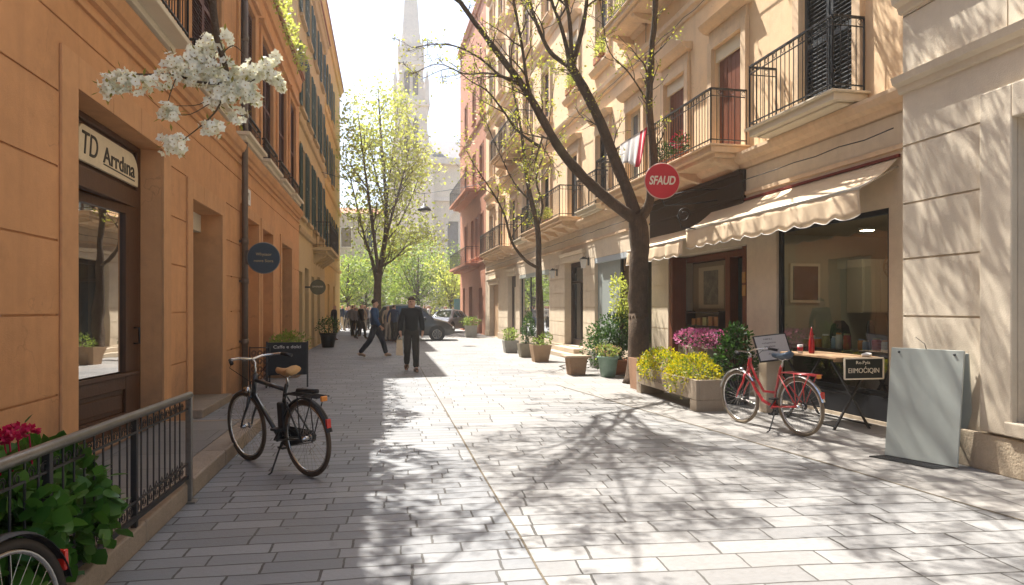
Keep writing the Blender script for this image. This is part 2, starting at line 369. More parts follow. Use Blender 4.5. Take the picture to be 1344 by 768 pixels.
def wall(mb, s0, s1, z0, z1, holes, w=0.0, mat=0):
    S = sorted(set([s0, s1] + [x for h in holes for x in h[:2] if s0 < x < s1])); Z = sorted(set([z0, z1] + [x for h in holes for x in h[2:4] if z0 < x < z1]))
    for zi in range(len(Z) - 1):
        zc = (Z[zi] + Z[zi + 1]) / 2; run = None
        for si in range(len(S) - 1):
            sc = (S[si] + S[si + 1]) / 2
            hole = any(h[0] < sc < h[1] and h[2] < zc < h[3] for h in holes)
            if not hole:
                if run is None: run = S[si]
            if run is not None and (hole or si == len(S) - 2):
                e = S[si] if hole else S[si + 1]
                mb.quad((run, w, Z[zi]), (e, w, Z[zi]), (e, w, Z[zi + 1]), (run, w, Z[zi + 1]), mat); run = None
    for h in holes:
        a, b, c, d, dep = h[:5]; back = h[5] if len(h) > 5 else False
        v = w - dep
        mb.quad((a, w, c), (a, v, c), (a, v, d), (a, w, d), mat); mb.quad((b, w, c), (b, v, c), (b, v, d), (b, w, d), mat)
        mb.quad((a, w, d), (b, w, d), (b, v, d), (a, v, d), mat)
        if c > z0 + 1e-4: mb.quad((a, w, c), (b, w, c), (b, v, c), (a, v, c), mat)
        if back: mb.quad((a, v, c), (b, v, c), (b, v, d), (a, v, d), mat)
def shell(mb, s0, s1, z1, depth, mat=0, z0=0.0, w=0.0):
    """sides, back and flat top closing a building behind its facade"""
    mb.quad((s0, w, z0), (s0, w - depth, z0), (s0, w - depth, z1), (s0, w, z1), mat); mb.quad((s1, w, z0), (s1, w - depth, z0), (s1, w - depth, z1), (s1, w, z1), mat)
    mb.quad((s0, w - depth, z0), (s1, w - depth, z0), (s1, w - depth, z1), (s0, w - depth, z1), mat); mb.quad((s0, w, z1), (s1, w, z1), (s1, w - depth, z1), (s0, w - depth, z1), mat)
def moulding(mb, s0, s1, prof, mat=0):
    """profile [(w,z)...] run along s"""
    P = [(s0, w, z) for w, z in prof]; mb.prism(P, (0, 0, 0), mat) if False else None
    n = len(prof); vs = [(s0, w, z) for w, z in prof] + [(s1, w, z) for w, z in prof]
    mb._add(vs, [tuple(range(n)), tuple(range(2 * n - 1, n - 1, -1))] + [(i, (i + 1) % n, n + (i + 1) % n, n + i) for i in range(n)], mat)
def louvre(mb, s0, s1, z0, z1, w, th=.04, mat=0, step=.055):
    f = .055
    mb.box((s0, w, z0), (s0 + f, w + th, z1), mat); mb.box((s1 - f, w, z0), (s1, w + th, z1), mat)
    mid = (z0 + z1) / 2 - .1
    for a, b in ((z0, z0 + .09), (mid, mid + .07), (z1 - .07, z1)): mb.box((s0 + f, w, a), (s1 - f, w + th, b), mat)
    z = z0 + .10
    while z < z1 - .11:
        if not (mid - .04 < z < mid + .07):
            mb._add([(s0 + f, w + .003, z + .035), (s1 - f, w + .003, z + .035), (s1 - f, w + th - .003, z), (s0 + f, w + th - .003, z),
                     (s0 + f, w + .003, z + .043), (s1 - f, w + .003, z + .043), (s1 - f, w + th - .003, z + .008), (s0 + f, w + th - .003, z + .008)],
                    [(0, 1, 2, 3), (4, 5, 6, 7), (3, 2, 6, 7), (0, 1, 5, 4)], mat)
        z += step
    mb.quad((s0 + f, w + .002, z0), (s1 - f, w + .002, z0), (s1 - f, w + .002, z1), (s0 + f, w + .002, z1), mat)
def railing(mb, fr, path, z0, h, mat=0, step=.105, scroll=True, r=.009, rng=None):
    """iron railing along a polyline of (s,w) with balusters and small scrolls"""
    pts = [V((p[0], p[1], 0)) for p in path]
    for z, rr in ((z0 + h, .018), (z0 + .08, .011), (z0 + h - .12, .008)):
        for a, b in zip(pts, pts[1:]): mb.bar((a.x, a.y, z), (b.x, b.y, z), rr * 2, rr * 1.6, mat)
    for a, b in zip(pts, pts[1:]):
        L = (b - a).length; n = max(1, round(L / step)); d = (b - a).normalized()
        for i in range(n + 1):
            q = a + (b - a) * (i / n); rr = r * 1.7 if i in (0, n) else r * .75
            mb.tube([(q.x, q.y, z0), (q.x, q.y, z0 + h)], rr, 5, mat, cap=False)
            if scroll and i < n and i % 2 == 0:
                c = a + (b - a) * ((i + .5) / n)
                mb.tube([(c.x + d.x * .035 * math.cos(t), c.y + d.y * .035 * math.cos(t), z0 + h - .06 + .035 * math.sin(t)) for t in [k * PI / 4 for k in range(8)]], .005, 4, mat, closed=True)

# ------------------------------------------------------------------ the ground
def sheet(name, pts, mat, z):
    m = MB(); m.poly([(x, y, z) for x, y in pts]); o = m.build(name, mat, fixn=False); tag(o, kind='structure'); return o
left_pave = paving('left_stone_setts', .46, .168, math.radians(1.2), (.285, .292, .30), (.18, .188, .197), ms=.008)
right_pave = paving('right_stone_slabs', .62, .225, math.radians(4.5), (.31, .305, .295), (.205, .204, .203), ms=.008, off=(.13, .05))
walk_pave = paving('pavement_slabs', .62, .44, math.radians(5), (.33, .31, .285), (.26, .247, .23), off=(.3, .2))
outer_pave = paving('outer_paving', .6, .3, 0, (.28, .275, .265), (.21, .208, .205))
sheet('ground', [(-85, -25), (85, -25), (85, 185), (-85, 185)], outer_pave, 0)
jA, jB = (.86, -3), (.90, 40)
kA, kB = (5.3, -3), (3.3, 13.0)
sheet('street_paving', [(-3.4, -6), (jA[0], -6), jA, jB, (jB[0], 90), (-3.4, 90)], left_pave, .004)
sheet('street_slabs', [(jA[0], -6), (8, -6), kA, kB, (3.3, 90), (jB[0], 90), jB, jA], right_pave, .004)
sheet('pavement', [(8, -6), (9, -6), (9, 44), (3.3, 44), kB, kA], walk_pave, .004)
gravel = surf('joint_gravel', (.15, .125, .09), .95, .4, 40, .8, 90)
rj = random.Random(3)
for nm, A, B, w in (('drain_joint', jA, jB, .02), ('pavement_joint', kA, kB, .035)):
    m = MB(); n = 60; L = []; R = []
    for i in range(n + 1):
        t = (i / n) ** 1.6; x = A[0] + (B[0] - A[0]) * t; y = A[1] + (B[1] - A[1]) * t
        j = rj.uniform(-.006, .006); a = w * rj.uniform(.6, 1.1); L.append((x - a / 2 + j, y, .008)); R.append((x + a / 2 + j, y, .008))
    for i in range(n): m.quad(L[i], R[i], R[i + 1], L[i + 1])
    tag(m.build(nm, gravel, fixn=False), kind='structure')
# raised pavement along the left wall with its kerb
m = MB(); m.box((-2.62, -3, 0), (-1.72, 8.7, .15)); tag(m.build('raised_pavement', pave_side), kind='structure')
m = MB(); y = -3.0
while y < 8.75:
    e = min(y + 1.1, 8.8); m.box((-1.717, y + .004, 0), (-1.49, e - .004, .153)); y += 1.1
m.box((-2.62, 8.704, 0), (-1.72, 8.8, .153))
tag(m.build('pavement_kerb', kerb_m, bevel=.015), kind='structure')

# ------------------------------------------------------------------ left: orange building
LF = Frame((-2.6, 0, 0), (0, 1, 0), (1, 0, 0))
ob = thing('orange_building', 'orange plastered building along the left side with dark shop door, brown shutters and deep eaves', 'building', (-2.6, 12, 0))
LEND = 21.9; LTOP = 8.6
ups = [(7.3, 1.25), (10.7, .85), (13.75, .72), (16.0, .72), (18.2, .68), (20.25, .62)]   # upper windows: centre, half width
ground_open = [(6.42, 8.72, .15, 3.38, .30), (9.97, 11.70, .02, 3.0, .5), (13.4, 14.95, .02, 3.24, .5), (15.42, 16.8, .02, 3.22, .5), (18.2, 20.1, .02, 3.18, .5)]
bands = [(6.12, 9.0, 3.66), (9.74, 11.94, 3.26), (13.2, 15.12, 3.44), (15.24, 16.98, 3.42), (18.0, 20.3, 3.38)]
holes = list(ground_open)
for c, hw in ups: holes.append((c - hw, c + hw, 4.72, 7.35, .16))
rr = random.Random(5)
piers = [(1.0, 6.12), (9.0, 9.74), (11.94, 13.2), (16.98, 18.0), (20.3, LEND - .02)]
for z in (.8, 1.45, 2.05, 2.65):
    for a, b in piers: holes.append((a + .01, b - .01, z - .009, z + .009, .02, True))
holes.append((1.0, 6.12, 3.255, 3.273, .02, True)); holes.append((9.0, 9.74, 3.255, 3.273, .02, True)); holes.append((11.94, 13.2, 3.255, 3.273, .02, True))
holes.append((1.0, LEND - .02, 3.85, 3.868, .02, True))
LMID, LLOW = 12.5, 8.55
h2 = [h for h in holes if h[1] < LMID or h[0] > LMID] + [(h[0], LMID) + h[2:] for h in holes if h[0] < LMID < h[1]] + [(LMID,) + h[1:] for h in holes if h[0] < LMID < h[1]]
m = mbf(LF); wall(m, -6, LMID, 0, LLOW, [h for h in h2 if h[1] <= LMID]); wall(m, LMID, LEND, 0, LTOP, [h for h in h2 if h[0] >= LMID]); shell(m, -6, LMID, LLOW, 7); shell(m, LMID, LEND, LTOP, 7)
ow = m.build('wall', orange, ob, fixn=False)
# lintel joints over each opening fan out as single grooves: built as thin raised surround blocks
for i, (a, b, zt) in enumerate(bands):
    oa, obb, oz0, oz1, dp = ground_open[i]
    m = mbf(LF)
    m.box((a, .001, .15 if i == 0 else 0), (oa, .028, zt)); m.box((obb, .001, .15 if i == 0 else 0), (b, .028, zt))
    n = 3; w_ = (obb - oa) / n
    for k in range(n): m.box((oa + k * w_ + (.004 if k else 0), .001, oz1), (oa + (k + 1) * w_ - (.004 if k < n - 1 else 0), .028, zt))
    m.build('opening_surround', orange_trim, ob, bevel=.006)
# string course
m = mbf(LF)
moulding(m, -6, LEND, [(0, 4.24), (.05, 4.25), (.06, 4.32), (.10, 4.34), (.13, 4.40), (.14, 4.47), (.02, 4.50), (0, 4.50)])
moulding(m, -6, LEND, [(0, 4.12), (.03, 4.12), (.03, 4.17), (0, 4.18)])
m.build('string_course', orange_trim, ob)
m = mbf(LF); moulding(m, LMID, LEND, [(0, 8.15), (.06, 8.17), (.08, 8.3), (.08, 8.38), (.10, 8.49), (0, 8.49)]); moulding(m, -6, LMID - .002, [(0, 8.35), (.05, 8.37), (.06, 8.5), (.06, 8.61), (-.3, 8.61), (-.3, 8.552), (0, 8.552)]); m.build('cornice', orange_trim, ob)
# eaves: boarded underside, rafters, tiled roof
m = mbf(LF); m.box((LMID, -.3, 8.602), (LEND + .35, .10, 8.66)); eo = m.build('eaves', roof_m, ob)
y = LMID + .1
while y < LEND + .3: m = mbf(LF); m.box((y, -.25, 8.50), (y + .11, .09, 8.60)); m.build('rafter', roof_m, eo); y += .55
m = mbf(LF); moulding(m, LMID, LEND + .4, [(.14, 8.663), (.14, 8.74), (-3.2, 9.3), (-7.2, 8.663)]); m.build('roof', tile_m, ob)
# upper windows
for i, (c, hw) in enumerate(ups):
    a, b = c - hw, c + hw
    m = mbf(LF)
    for x0, x1, z0, z1 in ((a - .17, a, 4.6, 7.5), (b, b + .17, 4.6, 7.5), (a, b, 7.35, 7.5)): m.box((x0, .001, z0), (x1, .045, z1))
    m.box((a - .24, .001, 7.5), (b + .24, .12, 7.6))
    w = m.build('window', orange_trim, ob, bevel=.006)
    m = mbf(LF); m.quad((a, -.155, 4.72), (b, -.155, 4.72), (b, -.155, 7.35), (a, -.155, 7.35)); m.build('pane', pane_m, w)
    m = mbf(LF); m.box((a - .2, .001, 4.60), (b + .2, .24 if i else .34, 4.665)); m.box((a - .15, .001, 4.52), (b + .15, .16, 4.598)); m.build('sill', cream, w, bevel=.008)
    for x0, x1 in ((a + .02, c - .008), (c + .008, b - .02)):
        m = mbf(LF); louvre(m, x0, x1, 4.73, 7.33, -.07 if i else -.12, .045); m.build('shutter', shut_brown, w)
    m = mbf(LF); d = .11 if i else .3
    railing(m, LF, [(a - .12, 0.0), (a - .12, d), (b + .12, d), (b + .12, 0.0)], 4.67, .42 if i else .85, step=.10, scroll=(i == 0), r=.006 if i else .009); m.build('guard_rail', iron, w)
# opening contents
a, b, z0, z1, dp = ground_open[0]
dr = mbf(LF); W0 = -.25                                        # glazed shop door
dr.box((a, W0 - .06, z0), (a + .50, W0 + .02, z1)); dr.box((b - .12, W0 - .06, z0), (b, W0 + .02, z1)); dr.box((a + .5, W0 - .06, 2.66), (b - .12, W0 + .03, 2.86)); dr.box((a + .5, W0 - .05, 3.31), (b - .12, W0 + .02, z1))
dr.box((a + .5, W0 - .05, 2.86), (b - .12, W0 - .01, 3.31))
dd = dr.build('shop_front', door_wood, ob, bevel=.01)
dr = mbf(LF)
ya, yb = a + .5, b - .12
for x0, x1, za, zb in ((ya, ya + .13, z0, 2.66), (yb - .30, yb, z0, 2.66), (ya + .13, yb - .30, 2.56, 2.66), (ya + .13, yb - .30, z0, .34), (ya + .13, yb - .30, .60, .74)): dr.box((x0, W0 - .045, za), (x1, W0 + .035, zb))
dr.box((ya + .13, W0 - .03, .34), (yb - .30, W0 + .005, .60)); dr.box((ya + .2, W0 + .005, .39), (yb - .37, W0 + .022, .55))
dr.box((ya + .02, W0 + .035, .74), (yb - .02, W0 + .07, .79))
door = dr.build('door', door_wood, ob, bevel=.008)
m = mbf(LF); m.quad((ya + .13, W0, .74), (yb - .30, W0, .74), (yb - .30, W0, 2.56), (ya + .13, W0, 2.56)); m.build('glass', glass_mat('door_glass', (.45, .45, .4), 3.6), door)
m = mbf(LF); m.box((ya + .14, W0 - .55, .2), (yb - .05, W0 - .5, 2.6)); m.box((ya + .1, W0 - .5, .2), (ya + .13, W0 - .05, 2.6)); m.build('inner_blind', surf('inner_blind_cloth', (.09, .075, .055), .9, .1, 2, .1, 30), door)
m = mbf(LF); m.tube([(yb - .12, W0 + .04, 1.28), (yb - .12, W0 + .10, 1.28), (yb - .12, W0 + .10, 1.10), (yb - .12, W0 + .04, 1.10)], .012, 6); m.build('handle', iron, door)
for q_ in [door] + list(door.children):                         # the door stands slightly ajar, hinged on its far side
    hx, hy = -2.6 + W0 - ob.location.x, yb - ob.location.y; ca_, sa_ = math.cos(math.radians(-6)), math.sin(math.radians(-6))
    for v_ in q_.data.vertices: dx, dy = v_.co.x - hx, v_.co.y - hy; v_.co.x = hx + dx * ca_ - dy * sa_; v_.co.y = hy + dx * sa_ + dy * ca_
# second doorway: dark door, cream box lintel, stone sill
a, b, z0, z1, dp = ground_open[1]
m = mbf(LF); m.box((a, -.50, .12), (b, -.44, 2.72))
for k in range(2):
    x0 = a + .1 + k * .83
    for za, zb in ((.25, 1.1), (1.2, 2.6)): m.box((x0, -.44, za), (x0 + .7, -.425, zb))
m.build('side_door', black_p, ob, bevel=.006)
m = mbf(LF); m.box((a, -.46, 2.722), (b, -.30, 2.998)); m.build('roller_blind_box', cream, ob, bevel=.01)
m = mbf(LF); m.box((a - .06, -.5, .001), (b + .06, .16, .12)); m.build('door_step', kerb_m, ob, bevel=.012)
for i in (2, 3, 4):
    a, b, z0, z1, dp = ground_open[i]
    m = mbf(LF); m.box((a, -.49, .02), (b, -.44, z1 - .35)); m.box((a + .08, -.44, .2), (b - .08, -.425, 1.0)); m.box((a + .08, -.44, 1.1), (b - .08, -.425, z1 - .45))
    m.build('recessed_door', dark_wood if i == 4 else orange_trim, ob, bevel=.006)
    m = mbf(LF); m.box((a, -.49, z1 - .348), (b, -.36, z1 - .002)); m.build('lintel_panel', cream if i == 4 else orange_trim, ob, bevel=.01)
# drainpipe
m = MB(); m.tube([(-2.50, 13.1, 0.0), (-2.50, 13.1, 8.45)], .055, 10)
for z in (.9, 2.0, 2.72, 4.7, 6.4): m.tube([(-2.50, 13.1, z - .05), (-2.50, 13.1, z + .05)], .066, 10); m.box((-2.6, 13.08, z - .02), (-2.5, 13.12, z + .02))
m.build('drainpipe', pipe_m, ob)
# plants creeping over the eaves
def clump(mb, c, rad, n, L, W, rng, mat=0, fold=0.0, up=.3, shell_=.35, mats=None, rough=.25):
    c = V(c); ph = [rng.uniform(0, 6.28) for _ in range(6)]
    for i in range(n):
        d = V((rng.gauss(0, 1), rng.gauss(0, 1), rng.gauss(0, 1))).normalized()
        k = 1 + rough * (math.sin(3 * d.x + ph[0]) + math.sin(4 * d.y + ph[1]) + math.sin(4 * d.z + ph[2]) + .7 * math.sin(8 * d.x + ph[3]) + .7 * math.sin(9 * d.y + 7 * d.z + ph[4])) / 2.6
        r = (shell_ + (1 - shell_) * rng.random() ** .6) * k
        p = c + V((d.x * rad[0], d.y * rad[1], d.z * rad[2])) * r
        ld = (d + V((rng.uniform(-1, 1), rng.uniform(-1, 1), rng.uniform(-1, 1))) * .8 + V((0, 0, up))).normalized()
        nn = V((rng.uniform(-1, 1), rng.uniform(-1, 1), rng.uniform(.2, 1.4))).normalized()
        s = rng.uniform(.65, 1.25)
        mb.leaf(p, ld, L * s, W * s, mats[rng.randrange(len(mats))] if mats else mat, nn, fold)
rg = random.Random(11)
cp = MB()
for k in range(9): clump(cp, (-2.45 + rg.uniform(-.1, .1), 15.6 + k * .62, 8.62 + rg.uniform(-.1, .15)), (.3, .45, .28), 130, .10, .07, rg)
for k in range(26):                                             # thin uneven clumps added out of view on the nearer wing, fraying its shadow edge
    y_ = 3.6 + k * .46 + rg.uniform(-.2, .2); hgt = rg.choice([.15, .3, .45, .7, .95])
    clump(cp, (-2.56 + rg.uniform(-.12, .22), y_, 8.62 + hgt * .5), (.24, rg.uniform(.25, .5), hgt * .7), int(70 + 90 * hgt), .12, .085, rg, shell_=.2)
tag(cp.build('creeper_plant', lf_bright, fixn=False), 'yellow green creeper hanging over the eaves of the orange building, plus added unseen clumps', 'plant')

# signs on the orange building
s1 = thing('shop_sign', 'cream painted shop sign above the glazed door, round top corners, dark lettering', 'sign', (-2.8, 7.7, 2.9))
m = MB(); ya, yb, zb, zt = 7.0, 8.55, 2.90, 3.25; x = -2.838; pts = [(x, ya, zb), (x, yb, zb)]
for k in range(7): t = k / 6 * PI / 2; pts.append((x, yb - .22 + .22 * math.cos(t), zt - .2 + .2 * math.sin(t)))
for k in range(5): t = PI / 2 + k / 4 * PI / 2; pts.append((x, ya + .1 + .1 * math.cos(t), zt - .09 + .09 * math.sin(t)))
m.prism(pts, (.035, 0, 0)); m.build('sign_board', surf('sign_cream', (.68, .57, .40), .7, .08, 3, .05, 60, stain=(.5, .4, .26), stain_amt=.4), s1, bevel=.006)
text('lettering', 'TD', dark_txt, s1, (-2.800, 7.24, 3.08), (0, 1, 0), .36, .215, depth=.003, shear=.15)
text('lettering', 'Arrdına', dark_txt, s1, (-2.800, 7.99, 3.065), (0, 1, 0), .88, .17, depth=.003, bold=.008)
m = MB(); m.bar((-2.800, 7.56, 2.965), (-2.800, 8.43, 2.95), .004, .012); m.build('underline', dark_txt, s1)
s2 = thing('street_sign', 'small white street name tile on the orange wall beside the drainpipe', 'sign', (-2.59, 13.65, 3.5))
m = MB(); m.box((-2.599, 13.3, 3.5), (-2.575, 14.05, 3.8)); m.build('tile', white_p, s2, bevel=.006)
text('lettering', 'B VI', dark_txt, s2, (-2.573, 13.67, 3.66), (0, 1, 0), .45, .13, depth=.001)
s3 = thing('round_sign', 'round dark navy hanging sign bracketed to the grey drainpipe', 'sign', (-2.17, 13.06, 2.4))
m = MB(); m.disc((-2.17, 13.06, 2.42), (.18, -1, 0), .275, .03, 40); m.build('sign_face', navy_sign, s3)
m = MB(); q = V((.18, -1, 0)).normalized(); u = V((0, 0, 1)).cross(q).normalized()
m.tube([V((-2.17, 13.06, 2.42)) + (u * math.cos(t) + V((0, 0, 1)) * math.sin(t)) * .278 for t in [k * PI / 24 for k in range(48)]], .012, 6, closed=True); m.build('rim', steel, s3)
m = MB(); m.box((-2.5, 13.05, 2.30), (-2.40, 13.085, 2.56)); m.build('bracket', pipe_m, s3, bevel=.005)
text('lettering', 'Whysaor', gold_letter, s3, V((-2.17, 13.06, 2.48)) + q * .018, u, .27, .07, depth=.002)
text('lettering', 'ronre Siora', gold_letter, s3, V((-2.17, 13.06, 2.37)) + q * .018, u, .33, .05, depth=.002)

# ------------------------------------------------------------------ left: beige and yellow houses further on
def plain_house(name, label, fr, s0, s1, top, wm, rows, gopen, depth=8, cornice=True, string=None, shut=None, trim=None, roofm=None, sh_in=False, scroll=False):
    b = thing(name, label, 'building', fr((s0 + s1) / 2, 0, 0))
    holes = [(a, c, .02, z, .35) for a, c, z in gopen]
    for cs, hw, z0, z1 in rows: holes.append((cs - hw, cs + hw, z0, z1, .18))
    m = mbf(fr); wall(m, s0, s1, 0, top, holes); shell(m, s0, s1, top, depth); m.build('wall', wm, b, fixn=False)
    for a, c, z in gopen:
        m = mbf(fr); m.box((a, -.34, .02), (c, -.3, z - .01)); m.box((a + .1, -.3, .2), ((a + c) / 2 - .04, -.285, z - .25)); m.box(((a + c) / 2 + .04, -.3, .2), (c - .1, -.285, z - .25)); m.build('door', dark_wood, b, bevel=.008)
    for cs, hw, z0, z1 in rows:
        m = mbf(fr); a, c = cs - hw, cs + hw
        for x0, x1, za, zb in ((a - .12, a, z0, z1 + .12), (c, c + .12, z0, z1 + .12), (a, c, z1, z1 + .12)): m.box((x0, .001, za), (x1, .04, zb))
        m.box((a - .18, .001, z0 - .1), (c + .18, .12, z0)); w = m.build('window', trim or wm, b, bevel=.006)
        m = mbf(fr); m.quad((a, -.17, z0), (c, -.17, z0), (c, -.17, z1), (a, -.17, z1)); m.build('pane', pane_m, w)
        if shut:
            for x0, x1 in (((a + .01, cs - .01), (cs + .01, c - .01)) if sh_in else ((a - hw + .05, a - .02), (c + .02, c + hw - .05))):
                m = mbf(fr); louvre(m, x0, x1, z0 + .01, z1 - .01, -.06 if sh_in else .045, .045, step=.075); m.build('shutter', shut, w)
    if string:
        for z in string: m = mbf(fr); moulding(m, s0, s1, [(0, z), (.08, z + .02), (.12, z + .12), (.12, z + .18), (0, z + .2)]); m.build('string_course', trim or wm, b)
    if cornice: m = mbf(fr); moulding(m, s0, s1, [(0, top - .4), (.1, top - .38), (.15, top - .15), (.22, top - .1), (.22, top), (0, top)]); m.build('cornice', trim or wm, b)
    if roofm: m = mbf(fr); moulding(m, s0, s1, [(.28, top + .003), (.28, top + .06), (-depth / 2, top + 1.2), (-depth, top + .003)]); m.build('roof', roofm, b)
    return b
LB = Frame((-2.68, 0, 0), (0, 1, 0), (1, 0, 0))
bh = plain_house('beige_house', 'weathered beige house with teal shutters beyond the orange building', LB, 22.0, 32.0, 13.4, beige_l,
    [(23.4, .5, 4.5, 6.75), (25.4, .5, 4.5, 6.75), (27.7, .5, 4.5, 6.75), (30.3, .5, 4.5, 6.75), (23.4, .5, 8.0, 10), (25.4, .5, 8.0, 10), (27.7, .5, 8.0, 10), (30.3, .5, 8.0, 10), (23.4, .5, 11, 12.6), (25.4, .5, 11, 12.6), (27.7, .5, 11, 12.6), (30.3, .5, 11, 12.6)], [(22.6, 23.5, 2.7), (24.2, 25.4, 2.9), (26.3, 27.3, 2.7), (28.6, 29.8, 2.8)], string=[3.9, 7.4], shut=shut_teal, trim=surf('sandy_trim', (.50, .36, .2), .85, .15, 2, .2, 60, streak=.4), roofm=tile_m)
m = mbf(LB); m.box((26.8, .001, 3.72), (31.2, .68, 3.84)); m.box((27, .001, 3.6), (31, .5, 3.718))
for k in range(5): m.prism([(27.2 + k * .9, .001, 3.2), (27.2 + k * .9, .001, 3.6), (27.2 + k * .9, .55, 3.6)], (.12, 0, 0))
bal = m.build('balcony', beige_l, bh, bevel=.008)
m = mbf(LB); railing(m, LB, [(26.85, 0), (26.85, .64), (31.15, .64), (31.15, 0)], 3.84, .95, step=.13, scroll=False); m.build('railing', iron, bal)
LY = Frame((-2.95, 0, 0), (0, 1, 0), (1, 0, 0))
plain_house('yellow_house', 'yellow ochre house with a small bracket cornice, last on the left before the square', LY, 32.1, 47, 16.0, yellow_l,
    [(34, .5, 4.6, 6.6), (37, .5, 4.6, 6.6), (40, .5, 4.6, 6.6), (43.5, .5, 4.6, 6.6), (34, .5, 8.4, 10.4), (37, .5, 8.4, 10.4), (40, .5, 8.4, 10.4), (34, .5, 12, 14), (37, .5, 12, 14), (40, .5, 12, 14)], [(33.5, 34.7, 2.8), (37, 38.2, 2.8), (41, 42.2, 2.8)], string=[3.8, 7.6, 11.4], shut=shut_teal, trim=yellow_l, roofm=tile_m)
s4 = thing('round_sign', 'small round olive green sign projecting from the weathered beige house', 'sign', (-2.25, 24.2, 2.2))
m = MB(); m.disc((-2.25, 24.2, 2.23), (.15, -1, 0), .26, .04, 32); m.build('sign_face', surf('olive_sign_face', (.12, .12, .075), .6, .2, 5, .05, 60), s4)
m = MB(); m.bar((-2.68, 24.2, 2.23), (-2.48, 24.2, 2.23), .03, .05); m.build('bracket', iron, s4)
text('lettering', 'SAINAR', pale_letter, s4, (-2.25, 24.17, 2.25), (1, .15, 0), .36, .06, depth=.002)

# ------------------------------------------------------------------ right: the peach apartment building
TH = math.radians(1.4)
RF = Frame((6.3, 7.0, 0), (-math.sin(TH), math.cos(TH), 0), (-math.cos(TH), -math.sin(TH), 0))
RD = -RF.D                                                     # reading direction of lettering on the right
pb = thing('apartment_building', 'peach coloured apartment building with stone ground floor, balconies, awnings and shop windows on the right', 'building', RF(15, 0, 0))
S0, S1, TOP = -.5, 30.7, 20.0
def rise(s): return 4.28
wins = [(1.80, .58), (4.55, .52), (6.72, .50), (9.0, .50), (11.35, .48), (14.1, .52), (17.5, .55), (20.6, .55), (23.3, .55), (26.1, .55), (28.7, .55)]
open_g = [(.60, 3.02, .05, 2.78, .10), (3.92, 7.0, .02, 2.62, .55), (7.95, 12.0, .42, 2.95, .16), (13.1, 15.1, .30, 3.02, .35), (17.05, 21.95, .38, 2.93, .14), (22.75, 24.55, .02, 3.02, .25), (26.85, 29.4, .02, 2.75, .25)]
rows = [(4.30, 6.42), (8.35, 10.25), (12.1, 14.0), (15.7, 17.4)]
holes = []
for r, (z0, z1) in enumerate(rows):
    for i, (c, hw) in enumerate(wins): holes.append((c - hw, c + hw, z0, z1 + (.25 if r == 0 and i == 0 else 0), .135))
m = mbf(RF); wall(m, S0, S1, 3.92, TOP, holes); shell(m, S0, S1, TOP, 11, z0=0)
m.build('wall', peach, pb, fixn=False)
# ashlar ground floor with block joints
gh = [h for h in open_g]
def free(a, b, za, zb): return [(a, b, za, zb, .015, True)]
solid = [(7.06, 7.95), (12.0, 13.1), (15.1, 17.05), (21.95, 22.75), (24.55, 26.85), (29.4, 30.68)]
rj = random.Random(8)
for k in range(1, 7):
    z = .1 + k * .48
    if z < 3.3:
        for a, b in solid: gh.append((a + .003, b - .003, z - .009, z + .009, .02, True))
for a, b in solid:
    for k in range(7):
        if b - a > 1.0:
            x = a + (b - a) * (.33 if k % 2 else .67); gh.append((x - .008, x + .008, .1 + k * .48 + .009, min(.1 + (k + 1) * .48, 3.46) - .009, .02, True))
m = mbf(RF); wall(m, 7.06, S1, 0, 3.92, [h for h in gh if h[0] > 7], w=.03); wall(m, S0, 3.9, 0, 3.92, [open_g[0]], w=.03); wall(m, 3.9, 7.06, 2.62, 3.92, [], w=.03)
m.quad((3.9, .03, 0), (3.9, -.55, 0), (3.9, -.55, 2.62), (3.9, .03, 2.62)); m.quad((7.06, .03, 0), (7.06, -.55, 0), (7.06, -.55, 2.62), (7.06, .03, 2.62)); m.quad((3.9, .03, 2.62), (7.06, .03, 2.62), (7.06, -.55, 2.62), (3.9, -.55, 2.62))
m.build('ground_floor_wall', ashlar, pb, fixn=False)
# plinth, string courses
for a, b in [(7.06, 12.998), (15.1, 22.75), (24.55, 26.85), (29.4, 30.68)]: m = mbf(RF); m.box((a + .002, .031, 0), (b - .002, .075, .30)); m.build('plinth', plinth_stone, pb, bevel=.012)
m = mbf(RF); moulding(m, S0, S1, [(0, 3.93), (.07, 3.94), (.10, 4.02), (.18, 4.06), (.22, 4.14), (.22, 4.19), (.02, 4.24), (0, 4.24)])
moulding(m, S0, S1, [(.031, 3.46), (.06, 3.47), (.06, 3.53), (.031, 3.54)]); m.build('string_course', peach_trim, pb)
for z in (7.45, 11.3, 15.0):
    m = mbf(RF); moulding(m, S0, S1, [(0, z), (.05, z + .01), (.07, z + .09), (.13, z + .13), (.15, z + .22), (0, z + .26)]); m.build('string_course', peach_trim, pb)
m = mbf(RF); moulding(m, S0, S1, [(0, 19.3), (.15, 19.35), (.4, 19.75), (.55, 19.8), (.55, 20), (0, 20)]); m.build('cornice', peach_trim, pb)
rs = random.Random(21)
shut_kinds = [shut_blue, frame_red, frame_red, None, None, None, None, None, None, None, None]
